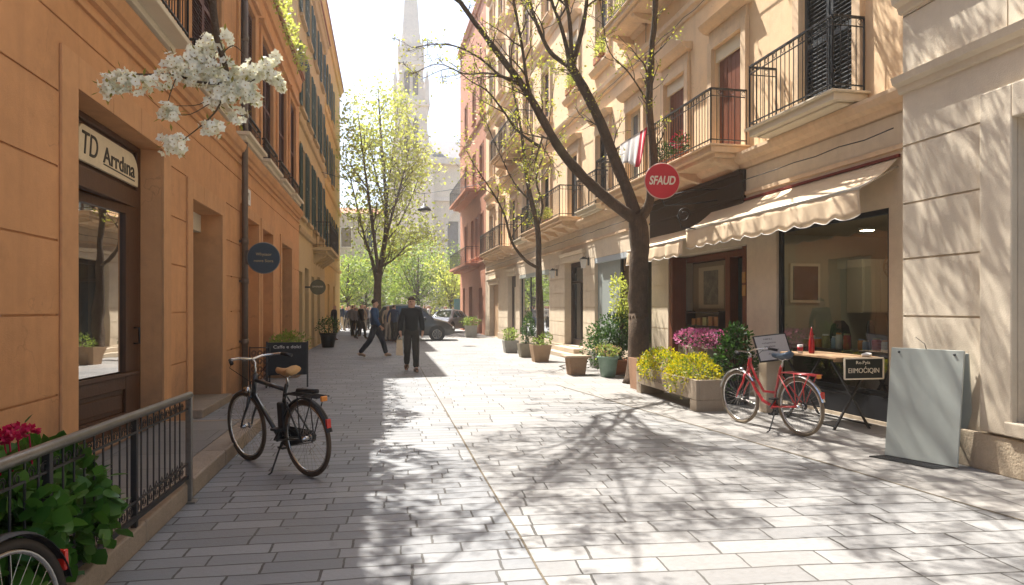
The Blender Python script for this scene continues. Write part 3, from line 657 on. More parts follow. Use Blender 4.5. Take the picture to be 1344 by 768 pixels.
for r, (z0, z1) in enumerate(rows):
    for i, (c, hw) in enumerate(wins):
        if r > 1 and i < 3: continue                            # far above the frame
        zt = z1 + (.25 if r == 0 and i == 0 else 0)
        a, b = c - hw, c + hw
        m = mbf(RF)
        for x0, x1, za, zb in ((a - .16, a, z0, zt + .16), (b, b + .16, z0, zt + .16), (a, b, zt, zt + .16)): m.box((x0, .001, za), (x1, .08, zb))
        m.box((a - .14, .001, zt + .16), (b + .14, .05, zt + .36))
        moulding(m, a - .24, b + .24, [(.0, zt + .36), (.12, zt + .37), (.20, zt + .44), (.24, zt + .5), (.0, zt + .53)])
        if r: moulding(m, a - .26, b + .26, [(0, z0 - .2), (.1, z0 - .19), (.2, z0 - .06), (.2, z0 - .002), (0, z0)])
        w = m.build('window', peach_trim, pb, bevel=.005)
        m = mbf(RF); fd = -.125
        m.quad((a, fd, z0), (b, fd, z0), (b, fd, zt), (a, fd, zt)); m.build('pane', pane_b if (i + r) % 2 else pane_m, w)
        m = mbf(RF)
        for x0, x1, za, zb in ((a, a + .07, z0, zt), (b - .07, b, z0, zt), (c - .04, c + .04, z0, zt), (a + .07, b - .07, zt - .08, zt), (a + .07, b - .07, z0, z0 + .12)): m.box((x0, fd + .002, za), (x1, fd + .045, zb))
        if not (r == 0 and i == 0): m.box((a + .07, fd + .002, z0 + .95), (b - .07, fd + .04, z0 + 1.0))
        m.build('window_frame', frame_red if r == 1 and i % 3 == 0 else peach_trim if r else dark_wood if i > 3 else cream, w)
        sk = shut_kinds[i] if r == 0 else (shut_brown if (i + r) % 3 == 0 else None)
        if sk is shut_blue:
            for x0, x1 in ((a + .01, c - .02), (c + .02, b - .01)): m = mbf(RF); louvre(m, x0, x1, z0 + .01, zt - .01, -.075, .05, step=.062); m.build('shutter', sk, w)
        elif sk:
            m = mbf(RF); nb = 6
            for k in range(nb): m.box((a + .08 + k * (2 * hw - .16) / nb, -.075, z0 + .02), (a + .08 + (k + 1) * (2 * hw - .16) / nb - .008, -.05, zt - .15))
            m.build('shutter', sk, w, bevel=.004)
            m = mbf(RF); m.box((a + .005, -.07, zt - .26), (b - .005, -.01, zt - .003)); m.build('blind_box', cream, w, bevel=.006)
# balconies
def balcony(s0, s1, z, out, h=.95, corb=True, railstep=.105):
    m = mbf(RF); m.box((s0, .002, z - .13), (s1, out, z - .03)); m.box((s0 - .05, .002, z - .03), (s1 + .05, out + .06, z)); m.box((s0 + .08, .002, z - (.2 if corb else .16)), (s1 - .08, out - .1, z - .132))
    n = max(2, round((s1 - s0) / 1.1))
    if corb:
        for k in range(n):
            x = s0 + .18 + (s1 - s0 - .5) * k / (n - 1)
            prof = [(0, z - .385), (.14, z - .38), (.2, z - .36), (out * .55, z - .32), (out - .16, z - .26), (out - .14, z - .201), (0, z - .201)]
            moulding(m, x, x + .14, prof)
    o = m.build('balcony', peach_trim if corb else cream, pb, bevel=.008)
    m = mbf(RF); railing(m, RF, [(s0 + .02, .05), (s0 + .02, out), (s1 - .02, out), (s1 - .02, .05)], z, h, step=railstep)
    m.build('railing', iron, o)
balcony(1.0, 3.02, 4.36, .52, .98, corb=False)
balcony(3.86, 9.85, 4.32, .72)
balcony(10.75, 12.5, 4.34, .42, .92, corb=False)
balcony(13.2, 18.4, 4.32, .74)
balcony(19.9, 21.5, 4.34, .42, .95, corb=False)
balcony(22.8, 28.2, 4.28, .74)
balcony(6.2, 9.4, 8.42, .72)
balcony(19.5, 25, 8.42, .74)
# wooden fascia above the shop entrance
m = mbf(RF); m.box((3.92, .031, 2.98), (7.9, .10, 3.92)); m.box((3.92, .10, 3.0), (7.9, .13, 3.06)); m.box((3.92, .10, 3.42), (7.9, .125, 3.46)); m.box((3.92, .10, 3.84), (7.9, .15, 3.918)); m.build('fascia_board', dark_wood, pb, bevel=.006)
# shop window
def shop_window(s0, s1, z0, z1, w, fm, gm, mull=(), fw=.06, transom=None, base=None):
    m = mbf(RF)
    for x0, x1, za, zb in ((s0, s0 + fw, z0, z1), (s1 - fw, s1, z0, z1), (s0 + fw, s1 - fw, z1 - fw, z1), (s0 + fw, s1 - fw, z0, z0 + fw)): m.box((x0, w - .03, za), (x1, w + .03, zb))
    for x in mull: m.box((x - fw / 2, w - .03, z0 + fw), (x + fw / 2, w + .03, z1 - fw))
    if transom: m.box((s0 + fw, w - .028, transom - .03), (s1 - fw, w + .032, transom + .03))
    o = m.build('shop_window', fm, pb, bevel=.005)
    m = mbf(RF); m.quad((s0 + fw, w, z0 + fw), (s1 - fw, w, z0 + fw), (s1 - fw, w, z1 - fw), (s0 + fw, w, z1 - fw)); m.build('glass', gm, o)
    if base: m = mbf(RF); m.box((s0 + .005, w - .05, base), (s1 - .005, w + .05, z0 - .002)); m.build('base_panel', black_p, o)
    return o
shop_window(.60, 3.02, .36, 2.78, -.04, black_p, glass, fw=.07, base=.055)
shop_window(17.05, 21.95, .38, 2.93, -.08, iron, glass_teal, mull=(18.7, 20.3), fw=.06)
m = mbf(RF); m.box((17.05, -.13, 2.78), (21.95, .028, 2.925)); m.build('blind_box', grey_panel, pb, bevel=.006)
shop_window(7.95, 10.2, .42, 2.95, -.10, black_p, glass, fw=.09, mull=(9.2,))
m = mbf(RF); m.box((10.2, -.15, .42), (11.98, -.06, 2.9)); m.build('window_panel', grey_reveal, pb, bevel=.006)
m = mbf(RF); m.box((7.95, -.13, 2.80), (12.0, .028, 2.945)); m.build('blind_box', surf('blind_box_paint', (.42, .46, .48), .6, .06, 2, .03, 60), pb, bevel=.006)
m = mbf(RF); m.box((11.55, .035, .42), (11.98, .05, 2.95)); 
# interiors behind the glass
def room(s0, s1, z0, z1, d, wm=room_wall, front=-.2):
    m = mbf(RF); m.quad((s0, front - d, z0), (s1, front - d, z0), (s1, front - d, z1), (s0, front - d, z1)); m.quad((s0, front, z0), (s0, front - d, z0), (s0, front - d, z1), (s0, front, z1)); m.quad((s1, front, z0), (s1, front - d, z0), (s1, front - d, z1), (s1, front, z1))
    m.quad((s0, front, z0), (s1, front, z0), (s1, front - d, z0), (s0, front - d, z0)); o = m.build('interior_wall', wm, pb, fixn=False)
    m = mbf(RF); m.quad((s0, front, z1), (s1, front, z1), (s1, front - d, z1), (s0, front - d, z1)); m.build('interior_ceiling', room_ceil, o, fixn=False); return o
room(.5, 3.85, .05, 2.79, 2.6, front=-.12)
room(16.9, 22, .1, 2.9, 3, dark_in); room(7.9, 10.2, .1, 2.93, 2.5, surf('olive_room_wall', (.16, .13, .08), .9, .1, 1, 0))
# recessed cafe entrance
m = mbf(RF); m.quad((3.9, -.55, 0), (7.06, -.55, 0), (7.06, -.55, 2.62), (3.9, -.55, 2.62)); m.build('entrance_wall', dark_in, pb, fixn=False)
m = mbf(RF)
m.box((6.86, -.3, .02), (7.02, .028, 2.6)); m.box((3.92, -.3, .02), (4.05, .028, 2.6)); m.box((5.05, -.54, .02), (5.22, -.30, 2.6)); m.box((4.05, -.5, 2.48), (6.86, -.3, 2.6)); m.build('entrance_frame', frame_red, pb, bevel=.008)
m = mbf(RF); m.box((4.07, -.52, .04), (4.5, -.47, 2.47)); m.box((4.52, -.52, .04), (5.04, -.47, 2.47)); m.box((4.58, -.47, .3), (4.98, -.455, 2.3)); m.build('entrance_door', surf('dark_teal_door_paint', (.012, .025, .026), .4, .2, 3, .03, 60), pb, bevel=.006)
m = mbf(RF); m.box((5.24, -.5, .02), (6.84, -.44, 2.46)); m.box((5.24, -.44, .02), (6.84, -.3, .55)); m.build('display_panel', surf('display_panel_paint', (.20, .15, .09), .8, .1, 2, .1, 50), pb, bevel=.005)
# entrance steps and door of the stone doorway
m = mbf(RF); m.box((12.8, .076, .0), (15.4, .62, .13)); m.box((13.0, .032, .131), (15.2, .36, .27)); m.build('door_step', ashlar, pb, bevel=.012)
m = mbf(RF); m.box((13.1, -.33, .302), (13.25, -.2, 3.0)); m.box((14.95, -.33, .302), (15.1, -.2, 3.0)); m.box((13.25, -.33, 2.86), (14.95, -.2, 3.0)); m.box((13.25, -.33, 2.32), (14.95, -.22, 2.40)); m.box((14.05, -.33, .302), (14.15, -.22, 2.32)); m.box((13.25, -.33, .302), (14.95, -.22, .5))
dd = m.build('door', dark_wood, pb, bevel=.006)
m = mbf(RF); m.quad((13.25, -.28, .4), (14.95, -.28, .4), (14.95, -.28, 2.9), (13.25, -.28, 2.9)); m.build('glass', pane_m, dd)
m = mbf(RF); m.box((22.77, -.24, .02), (23.2, -.18, 3.0)); m.box((24.1, -.24, .02), (24.53, -.18, 3.0)); m.box((23.2, -.24, 2.5), (24.1, -.18, 3.0)); dd = m.build('door', dark_wood, pb, bevel=.006)
m = mbf(RF); m.box((23.21, -.235, .02), (24.09, -.2, 2.49)); m.build('door_leaf', cream, dd)
m = mbf(RF); m.box((26.87, -.24, .02), (28.05, -.16, 2.73)); m.box((28.15, -.24, .02), (29.38, -.2, 2.73)); m.build('door', surf('buff_door_paint', (.50, .33, .19), .7, .08, 3, .05, 50), pb, bevel=.006)
# door hoods carved above openings
for a, b, z in ((12.9, 15.3, 3.02), (22.6, 24.7, 3.02), (26.7, 29.5, 2.75)):
    m = mbf(RF); m.box((a, .031, z + .002), (b, .10, z + .16)); moulding(m, a - .06, b + .06, [(.031, z + .16), (.13, z + .18), (.17, z + .28), (.031, z + .3)]); m.build('door_hood', ashlar, pb, bevel=.006)
# awnings
def awning(s0, s1, zw, zf, out, drop, scal, label_seed):
    rng = random.Random(label_seed); n = max(8, int((s1 - s0) / .05)); m = mbf(RF); rows_ = 6
    def top(i, j):
        t = j / rows_; s = s0 + (s1 - s0) * i / n
        return (s, .035 + (out - .035) * t, zw + (zf - zw) * t - .03 * math.sin(PI * t) * (1 + .4 * math.sin(s * 3.1)))
    for i in range(n):
        for j in range(rows_): m.quad(top(i, j), top(i + 1, j), top(i + 1, j + 1), top(i, j + 1))
    m.sm = [True] * len(m.sm); o = m.build('awning', awning_m, pb, fixn=False, weld=True)
    sd = o.modifiers.new('cloth', 'SOLIDIFY'); sd.thickness = .006
    m = mbf(RF)
    def edge(s): return drop * (.86 + .14 * abs(math.sin(PI * (s - s0) / scal)))
    def wv(s, t): return .022 * t * math.sin(s * 9 + math.sin(s * 2.3)) + .010 * t * math.sin(s * 21 + 1)
    k = 4
    for i in range(n):
        a = s0 + (s1 - s0) * i / n; b = s0 + (s1 - s0) * (i + 1) / n
        for j in range(k):
            m.quad((a, out + .012 + wv(a, j / k), zf - edge(a) * j / k), (b, out + .012 + wv(b, j / k), zf - edge(b) * j / k), (b, out + .012 + wv(b, (j + 1) / k), zf - edge(b) * (j + 1) / k), (a, out + .012 + wv(a, (j + 1) / k), zf - edge(a) * (j + 1) / k))
    for p in m.sm: pass
    m.sm = [True] * len(m.sm)
    v = m.build('valance', awning_m, o, fixn=False, weld=True); sd = v.modifiers.new('cloth', 'SOLIDIFY'); sd.thickness = .005
    m = mbf(RF); m.tube([(s0 + (s1 - s0) * i / n, out + .02 + wv(s0 + (s1 - s0) * i / n, 1), zf - edge(s0 + (s1 - s0) * i / n)) for i in range(n + 1)], .006, 5); m.build('piping', white_p, v)
    m = mbf(RF); m.tube([(s0, out, zf + .0), (s1, out, zf + .0)], .024, 8)
    m.tube([(s0 + .03, .035, zw - .12), (s0 + .03, out, zf)], .018, 6); m.tube([(s1 - .03, .035, zw - .12), (s1 - .03, out, zf)], .018, 6); m.build('front_bar', surf('bar_enamel', (.55, .50, .42), .45, .1, 4, 0, metal=.2), o)
    m = mbf(RF); m.box((s0 - .02, .032, zw - .012), (s1 + .02, .07, zw + .03)); m.build('wall_cassette', surf('maroon_cassette', (.16, .03, .02), .5, .1, 4, 0), o, bevel=.006)
    return o
awning(.42, 5.02, 3.38, 2.97, .60, .37, .42, 1)
awning(5.04, 7.85, 3.16, 2.80, .66, .32, .42, 2)
m = mbf(RF)
for z, sag in ((7.36, .05), (3.72, .03)):
    m.tube([(.4 + k * .5, .24 if z > 5 else .14, z - sag * math.sin(k * 1.7) ** 2) for k in range(60)], .008, 4)
m.tube([(8.2, .03, 3.7), (8.2, .05, 5.2), (8.25, .05, 7.3), (8.22, .05, 9)], .008, 4); m.build('cable', iron, pb)
# iron bracket of the red sign and the sign
rs_ = thing('round_sign', 'bright red round shop sign with white capital letters, hung in front of the balcony', 'sign', (4.92, 11.6, 3.8))
nn = V((-.12, -1, 0)).normalized(); uu = V((0, 0, 1)).cross(nn).normalized(); cc = V((4.92, 11.62, 3.80))
m = MB(); m.disc(cc, nn, .312, .05, 48); m.build('sign_face', red_sign, rs_, bevel=.006)
m = MB(); m.tube([cc + (uu * math.cos(t) + V((0, 0, 1)) * math.sin(t)) * .315 for t in [k * PI / 32 for k in range(64)]], .014, 6, closed=True); m.build('rim', surf('sign_rim_paint', (.6, .42, .36), .5, .1, 5, 0), rs_)
text('lettering', 'SFAUD', pale_letter, rs_, cc + nn * .03 + V((0, 0, .01)), uu, .48, .16, depth=.006, shear=.22, bold=.022)
m = MB(); e = RF(4.7, .15, 3.5); q_ = V((5.6, 11.62, 3.42))
m.tube([cc + V((0, .02, -.31)), V((4.98, 11.63, 3.36)), q_, e], .013, 6); m.tube([cc + V((.2, .02, -.24)), V((5.5, 11.63, 3.66)), e + V((0, 0, .2))], .011, 6)
m.tube([V((5.35, 11.63, 3.2)) + V((math.cos(t) * .14 * (1 - t / 14), 0, math.sin(t) * .14 * (1 - t / 14))) for t in [k * .35 for k in range(26)]], .009, 5)
m.tube([V((5.21, 11.63, 3.2)), V((5.3, 11.63, 2.98)), V((5.6, 11.63, 2.95)), RF(4.7, .15, 3.1)], .010, 5); m.build('bracket', iron, rs_)

# ------------------------------------------------------------------ right foreground: pale stone building
SF = Frame((5.48, 6.45, 0), (0, -1, 0), (-1, 0, 0))           # s runs towards the viewer
sb = thing('stone_building', 'pale limestone building at the right edge with moulded ledges and a framed window', 'building', SF(3, 0, 0))
holes = [(1.36, 2.9, .50, 3.18, .38)]
for z in (1.42, 2.03 + 100, 2.62, 3.24): holes.append((.003, 1.02, z - .010, z + .010, .022, True))
holes.append((.003, 1.02, 2.02, 2.04, .022, True))
holes += [(.003, 9, 4.62, 4.638, .022, True), (1.25, 1.265, 4.0, 4.62, .022, True)]
m = mbf(SF); wall(m, 0, 9, 0, 14, holes); shell(m, 0, 9, 14, 6); m.build('wall', limestone, sb, fixn=False)
m = mbf(SF)
for x0, x1, z0, z1 in ((1.03, 1.36, .37, 3.5), (2.9, 3.2, .37, 3.5)): m.box((x0, .001, z0), (x1, .07, z1 - .02))
m.prism([(1.36, .001, 3.18), (2.9, .001, 3.18), (2.9, .001, 3.48), (1.36, .001, 3.48)], (0, .07, 0)); m.box((1.30, -.1, .372), (2.96, .09, .498)); m.build('window_surround', limestone, sb, bevel=.012)
m = mbf(SF); m.box((1.36, -.36, .5), (1.48, -.28, 3.18)); m.box((2.78, -.36, .5), (2.9, -.28, 3.18)); m.box((1.48, -.36, 3.06), (2.78, -.28, 3.18)); m.box((1.48, -.36, .5), (2.78, -.28, .7)); w = m.build('window', dark_wood, sb, bevel=.008)
m = mbf(SF); m.quad((1.4, -.33, .5), (2.85, -.33, .5), (2.85, -.33, 3.1), (1.4, -.33, 3.1)); m.build('pane', pane_m, w)
m = mbf(SF); m.box((-.04, .001, 0), (9, .05, .35)); m.box((-.03, -1.2, 0), (-.001, .0, .35)); m.build('plinth', plinth_stone, sb, bevel=.015)
m = mbf(SF)
for z in (3.80, 4.66):
    moulding(m, -.03, 9, [(0, z), (.03, z + .01), (.05, z + .07), (.11, z + .1), (.13, z + .17), (0, z + .2)])
m.build('ledge', limestone, sb)

# ------------------------------------------------------------------ red house at the far end of the right side
rb = plain_house('red_house', 'red plastered house with iron balconies at the far end of the right row', RF, 30.72, 41.5, 19.6, red_plaster,
    [(32.2, .55, 4.6, 7.0), (33.9, .5, 4.6, 7.0), (35.6, .5, 4.6, 7.0), (38.5, .5, 4.6, 7.0), (32.2, .55, 9, 11), (35.0, .5, 9, 11), (38.5, .5, 9, 11), (32.2, .5, 13, 15), (35.0, .5, 13, 15), (38.5, .5, 13, 15)], [(32.0, 33.2, 2.7), (35.8, 37.2, 2.9), (39, 40.2, 2.9)], string=[4.05, 8.3, 12.3], trim=red_plaster)
for z in (4.2, 8.6):
    m = mbf(RF); m.box((33, .001, z - .16), (41, .85, z)); m.box((33.2, .001, z - .3), (40.8, .6, z - .162)); o = m.build('balcony', red_plaster, rb, bevel=.01)
    m = mbf(RF); railing(m, RF, [(33.05, 0), (33.05, .8), (40.95, .8), (40.95, 0)], z, .95, step=.16, scroll=False); m.build('railing', iron, o)

# ------------------------------------------------------------------ church behind the square
ch = thing('church', 'tall pale church with a tapering bell tower beyond the trees at the street end', 'church', (8, 92, 0))
m = MB()
def ring(mb, cx, cy, w, z0, z1, w2=None):
    w2 = w2 or w
    mb._add([(cx - w, cy - w, z0), (cx + w, cy - w, z0), (cx + w, cy + w, z0), (cx - w, cy + w, z0), (cx - w2, cy - w2, z1), (cx + w2, cy - w2, z1), (cx + w2, cy + w2, z1), (cx - w2, cy + w2, z1)],
            [(0, 3, 2, 1), (4, 5, 6, 7), (0, 1, 5, 4), (1, 2, 6, 5), (2, 3, 7, 6), (3, 0, 4, 7)])
tx, ty = 3.4, 92
ring(m, tx, ty, 2.6, 0, 19); ring(m, tx, ty, 2.85, 19.01, 19.8); ring(m, tx, ty, 2.2, 19.81, 28, 2.05); ring(m, tx, ty, 2.4, 28.01, 28.7); ring(m, tx, ty, 1.7, 28.71, 33.5, 1.5); ring(m, tx, ty, 1.75, 33.51, 34)
ring(m, tx, ty, 1.35, 34.01, 47.5, .55)
for dx in (-1, 1):
    for dy in (-1, 1): ring(m, tx + dx * 2.05, ty + dy * 2.05, .3, 28.71, 31, .25); ring(m, tx + dx * 2.05, ty + dy * 2.05, .28, 31.01, 33, .02)
for z, w_ in ((5, 2.72), (12, 2.72), (16, 2.72), (23.9, 2.3), (31.1, 1.72), (37, 1.12), (40.5, .93), (44, .74)): ring(m, tx, ty, w_, z, z + .28)
for k in range(4):
    dx, dy = ((0, -1), (0, 1), (-1, 0), (1, 0))[k]; c_ = V((tx + dx * 1.5, ty + dy * 1.5, 34.05)); u_ = V((dy, dx, 0))
    m.prism([c_ - u_ * .8, c_ + u_ * .8, c_ + V((0, 0, 2.2))], V((dx, dy, 0)) * .25)
    for sg in (-1, 1): q_ = c_ + u_ * sg * 1.15; ring(m, q_.x, q_.y, .2, 33.9, 35.6, .18); ring(m, q_.x, q_.y, .18, 35.61, 37.6, .02)
for dx in (-1, 1):
    for dy in (-1, 1): ring(m, tx + dx * 2.5, ty + dy * 2.5, .45, 0, 19.5, .38); ring(m, tx + dx * 2.5, ty + dy * 2.5, .36, 19.82, 23.5, .02)
tw = m.build('tower', brick_far, ch)
bel_m = surf('belfry_louvre', (.15, .12, .10), .9, .1, 2, 0)
for z0, z1, w in ((21, 26.5, 2.22), (29.5, 32.8, 1.72)):
    for k in (-.55, .55):
        pts = [(tx + k - .35, ty - w - .0, z0), (tx + k + .35, ty - w, z0), (tx + k + .35, ty - w, z1 - .5), (tx + k, ty - w, z1), (tx + k - .35, ty - w, z1 - .5)]
        m = MB(); m.prism(pts, (0, -.06, 0)); m.build('belfry_opening', bel_m, tw)
NF = Frame((4.9, 90, 0), (1, 0, 0), (0, -1, 0))
m = mbf(NF); wall(m, 0, 17, 0, 21, [(3.2, 6.4, 7, 13, .5), (9.5, 12.7, 7, 13, .5)]); shell(m, 0, 17, 21, 12); m.build('nave_wall', surf('nave_stone', (.80, .69, .54), .9, .12, .4, .2, 8, streak=.25), ch, fixn=False)
for c in (4.8, 11.1):
    m = mbf(NF); m.box((c - 1.6, -.5, 7), (c + 1.6, -.4, 13)); m.build('window', pane_b, ch)
    m = mbf(NF); pts = [(c + math.cos(t) * 2.0, .002, 12.2 + math.sin(t) * 2.6) for t in [PI * k / 16 for k in range(17)]] + [(c + math.cos(t) * 1.55, .002, 12.2 + math.sin(t) * 2.1) for t in [PI * k / 16 for k in range(16, -1, -1)]]
    for i in range(16): m.prism([pts[i], pts[i + 1], pts[32 - i], pts[33 - i]], (0, .3, 0))
    m.box((c - 2, .002, 7), (c - 1.6, .3, 12.2)); m.box((c + 1.6, .002, 7), (c + 2, .3, 12.2)); m.box((c - .12, -.38, 7), (c + .12, -.1, 13)); m.build('arch_moulding', brick_far, ch)
m = mbf(NF)
for s in (0, 8, 15.9): m.box((s, .002, 0), (s + 1.1, .7, 20.4)); ring(m, s + .55, -.2, .45, 21.2, 25.5, .03)
m.box((0, .002, 15.6), (17, .45, 16.1)); m.box((-.2, -.3, 20.402), (17.2, .9, 21.2)); m.build('buttress', brick_far, ch)
m = mbf(NF); moulding(m, 0, 17, [(.3, 21.21), (-6, 25), (-12, 21.21)]); m.build('roof', surf('slate_roof', (.16, .15, .16), .7, .2, 2, .3, 12), ch)
FF = Frame((-15, 74, 0), (1, 0, 0), (0, -1, 0))
plain_house('square_house', 'pale cream house facing the square behind the trees on the left', FF, 0, 15.5, 11.5, surf('cream_render', (.55, .46, .33), .85, .1, .8, .1, 40, streak=.2),
    [(2, .5, 4.5, 6.5), (5, .5, 4.5, 6.5), (8, .5, 4.5, 6.5), (11, .5, 4.5, 6.5), (13.6, .5, 4.5, 6.5), (5, .5, 8, 10), (8, .5, 8, 10), (11, .5, 8, 10), (13.6, .5, 8, 10)], [(3, 4.2, 2.8), (9, 10.4, 2.9)], string=[3.7], trim=cream, roofm=tile_m)
GF = Frame((22, 84, 0), (1, 0, 0), (0, -1, 0))
plain_house('square_house', 'plain sandy house on the far side of the square, right of the church', GF, 0, 26, 15, beige_l, [(3, .6, 4.5, 6.7), (7, .6, 4.5, 6.7), (11, .6, 4.5, 6.7)], [(5, 6.4, 2.8)], string=[3.8], trim=cream, roofm=tile_m)

# ------------------------------------------------------------------ trees
class Tree:
    def __init__(s, seed): s.r = random.Random(seed); s.mb = MB(); s.tw = s.mb; s.tips = []; s.limbs = []
    def limb(s, pts, r0, r1, n=8, sub=4, wob=.03):
        P = [V(p) for p in pts]; Q = []
        for i in range(len(P) - 1):                              # Catmull-Rom
            p0, p1, p2, p3 = P[max(i - 1, 0)], P[i], P[i + 1], P[min(i + 2, len(P) - 1)]
            for k in range(sub):
                t = k / sub; Q.append(.5 * ((2 * p1) + (p2 - p0) * t + (2 * p0 - 5 * p1 + 4 * p2 - p3) * t * t + (3 * p1 - p0 - 3 * p2 + p3) * t ** 3))
        Q.append(P[-1]); k = len(Q)
        R = []
        for i in range(k):
            t = i / (k - 1); r = r0 + (r1 - r0) * t ** .8; R.append(r * (1 + s.r.uniform(-.07, .07)))
            if 0 < i < k - 1: Q[i] = Q[i] + V((s.r.gauss(0, 1), s.r.gauss(0, 1), s.r.gauss(0, .5))) * wob * r
        s.mb.tube(Q, R, n); s.limbs.append((Q, R)); return Q, R
    def sprout(s, Q, R, count, L, level, maxl, t0=.3, ang=(30, 65), up=.25, ratio=.55, cnt=5, bias=None, rmin=.0055):
        k = len(Q)
        for c in range(count):
            t = t0 + (1 - t0) * ((c + s.r.random()) / count); f = t * (k - 1); i = min(int(f), k - 2); u = f - i
            p = Q[i].lerp(Q[i + 1], u); r = R[i] + (R[i + 1] - R[i]) * u
            tg = (Q[i + 1] - Q[i]).normalized(); ax = tg.orthogonal().normalized(); ax.rotate(Quaternion(tg, s.r.uniform(0, 2 * PI)))
            d = tg.copy(); d.rotate(Quaternion(ax, math.radians(s.r.uniform(*ang)))); d = (d + V((0, 0, up)) + (bias or V((0, 0, 0)))).normalized()
            ln = L * (1.1 - .55 * t) * s.r.uniform(.6, 1.25); ns = 5 if level < maxl else 4
            pts = [p]; dd = d.copy()
            for q in range(ns): dd = (dd + V((s.r.gauss(0, 1), s.r.gauss(0, 1), s.r.gauss(0, .8))) * .22 + V((0, 0, up * .25))).normalized(); pts.append(pts[-1] + dd * ln / ns)
            r0 = max(rmin, min(r * .62, .017 * ln + .005)); rr_ = [max(rmin * .8, r0 * (1 - .75 * j / ns)) for j in range(ns + 1)]
            (s.mb if r0 > .02 else s.tw).tube(pts, rr_, 6 if r0 > .015 else 4, cap=False)
            if level < maxl: s.sprout(pts, rr_, cnt, ln * ratio, level + 1, maxl, .2, ang, up, ratio, cnt, None, rmin)
            else: s.tips += [pts[-1], pts[-2], pts[2]]
    def finish(s, name, label, base, leafm, n_per, L, W, spread, barkm=bark, frac=1.0, group=None, crown='foliage'):
        o = thing(name, label, 'tree', base, 0, group)
        t = s.mb.build('trunk', barkm, o, fixn=False); 
        lm = MB()
        for p in s.tips:
            if s.r.random() > frac: continue
            for k in range(n_per):
                q = p + V((s.r.gauss(0, 1), s.r.gauss(0, 1), s.r.gauss(0, 1))) * spread
                d = V((s.r.gauss(0, 1), s.r.gauss(0, 1), s.r.gauss(0, .6) - .25)).normalized(); sz = s.r.uniform(.6, 1.3)
                lm.leaf(q, d, L * sz, W * sz, 0, V((s.r.gauss(0, 1), s.r.gauss(0, 1), s.r.gauss(0, 1) + .5)).normalized())
        lm.build(crown, leafm, o, fixn=False); return o
# the big bare tree on the right
t = Tree(42)
b = ground_at(838, 503); B = lambda px, py, dy=0: at(px, py, b.y + dy)
t.mb.lathe([(.0, 0), (.33, 0.0), (.27, .12), (.225, .4), (.2, .9), (.2, 1.4)], (b.x, b.y, .0), 14)
Q, R = t.limb([V((b.x, b.y, 1.3)), B(838, 360), B(840, 320), B(836, 282)], .20, .185, 14)
limbs = []
limbs.append(t.limb([B(836, 290), B(790, 255, .0), B(745, 210, .1), B(717, 166, .2), B(690, 118, .3), B(655, 72, .4), B(622, 28, .5), B(596, -8, .6), B(555, -60, .8), B(510, -120, 1.0)], .125, .022, 10))
limbs.append(t.limb([B(836, 285), B(812, 222, .2), B(782, 148, .4), B(760, 105, .5), B(746, 82, .6)], .13, .085, 10))
limbs.append(t.limb([B(840, 290), B(853, 262, -.3), B(858, 205, -.5), B(852, 140, -.7), B(855, 70, -.9), B(860, 0, -1.2), B(850, -100, -1.8), B(845, -230, -2.4)], .105, .03, 9))
limbs.append(t.limb([B(748, 88, .6), B(722, 68, .8), B(704, 30, 1.0), B(690, -10, 1.3), B(660, -80, 1.6), B(640, -150, 1.8)], .055, .016, 8))
limbs.append(t.limb([B(748, 84, .6), B(738, 40, .5), B(722, -5, .4), B(708, -70, .2), B(690, -160, -.2)], .05, .016, 8))
limbs.append(t.limb([B(750, 84, .6), B(748, 30, .2), B(738, -20, -.3), B(725, -100, -1.0), B(700, -220, -1.9)], .05, .018, 8))
limbs.append(t.limb([B(752, 84, .6), B(766, 30, .1), B(772, -20, -.5), B(780, -110, -1.3), B(770, -250, -2.2)], .06, .018, 8))
limbs.append(t.limb([B(717, 168, .2), B(695, 120, -.1), B(685, 60, -.2), B(676, 10, -.3), B(664, -60, -.6), B(650, -150, -1)], .04, .012, 7))
limbs.append(t.limb([B(684, 112, .3), B(655, 98, .5), B(632, 78, .6), B(602, 62, .8), B(572, 58, .9), B(540, 63, 1.0)], .038, .006, 6))
limbs.append(t.limb([B(672, 104, .35), B(640, 96, .1), B(610, 97, -.1), B(575, 84, -.2), B(540, 98, -.2)], .024, .005, 6))
limbs.append(t.limb([B(709, 193, .2), B(680, 172, .5), B(660, 145, .7), B(640, 120, .8), B(620, 108, 1.0), B(590, 90, 1.1), B(552, 105, 1.2)], .035, .005, 6))
limbs.append(t.limb([B(712, 180, .2), B(704, 205, .3), B(700, 225, .4)], .02, .008, 6))
limbs.append(t.limb([B(848, 130, -.7), B(825, 95, -1.0), B(800, 68, -1.3), B(790, 20, -1.6), B(780, -60, -2.0)], .018, .006, 6))
# boughs that reach out over the street above the frame
top = [q[0][-1] for q in limbs]
ends = [(-1.6, 8.6, 7.4, 0), (-1.0, 10.6, 8.6, 0), (-.4, 7.2, 6.6, 0), (.6, 12.0, 9.4, 0), (.9, 7.4, 7.2, 4), (1.8, 6.6, 6.8, 3), (1.6, 9.4, 8.4, 3), (2.8, 6.8, 7.4, 5), (3.6, 6.9, 7.2, 2), (4.2, 8.2, 8.4, 2), (3.2, 8.8, 8.8, 6), (-.2, 9.2, 7.8, 0), (4.4, 7.0, 6.6, 2), (-2.1, 10.4, 7.8, 0), (2.4, 7.9, 7.7, 4), (.2, 8.3, 7.4, 0), (-1.8, 7.2, 6.8, 0), (1.2, 8.2, 8.0, 3), (5.2, 9.0, 9.4, 2), (5.0, 11.0, 10.6, 2), (4.6, 9.6, 10.2, 6), (4.9, 7.6, 7.8, 2)]
nin = len(limbs)
rb3 = random.Random(77)
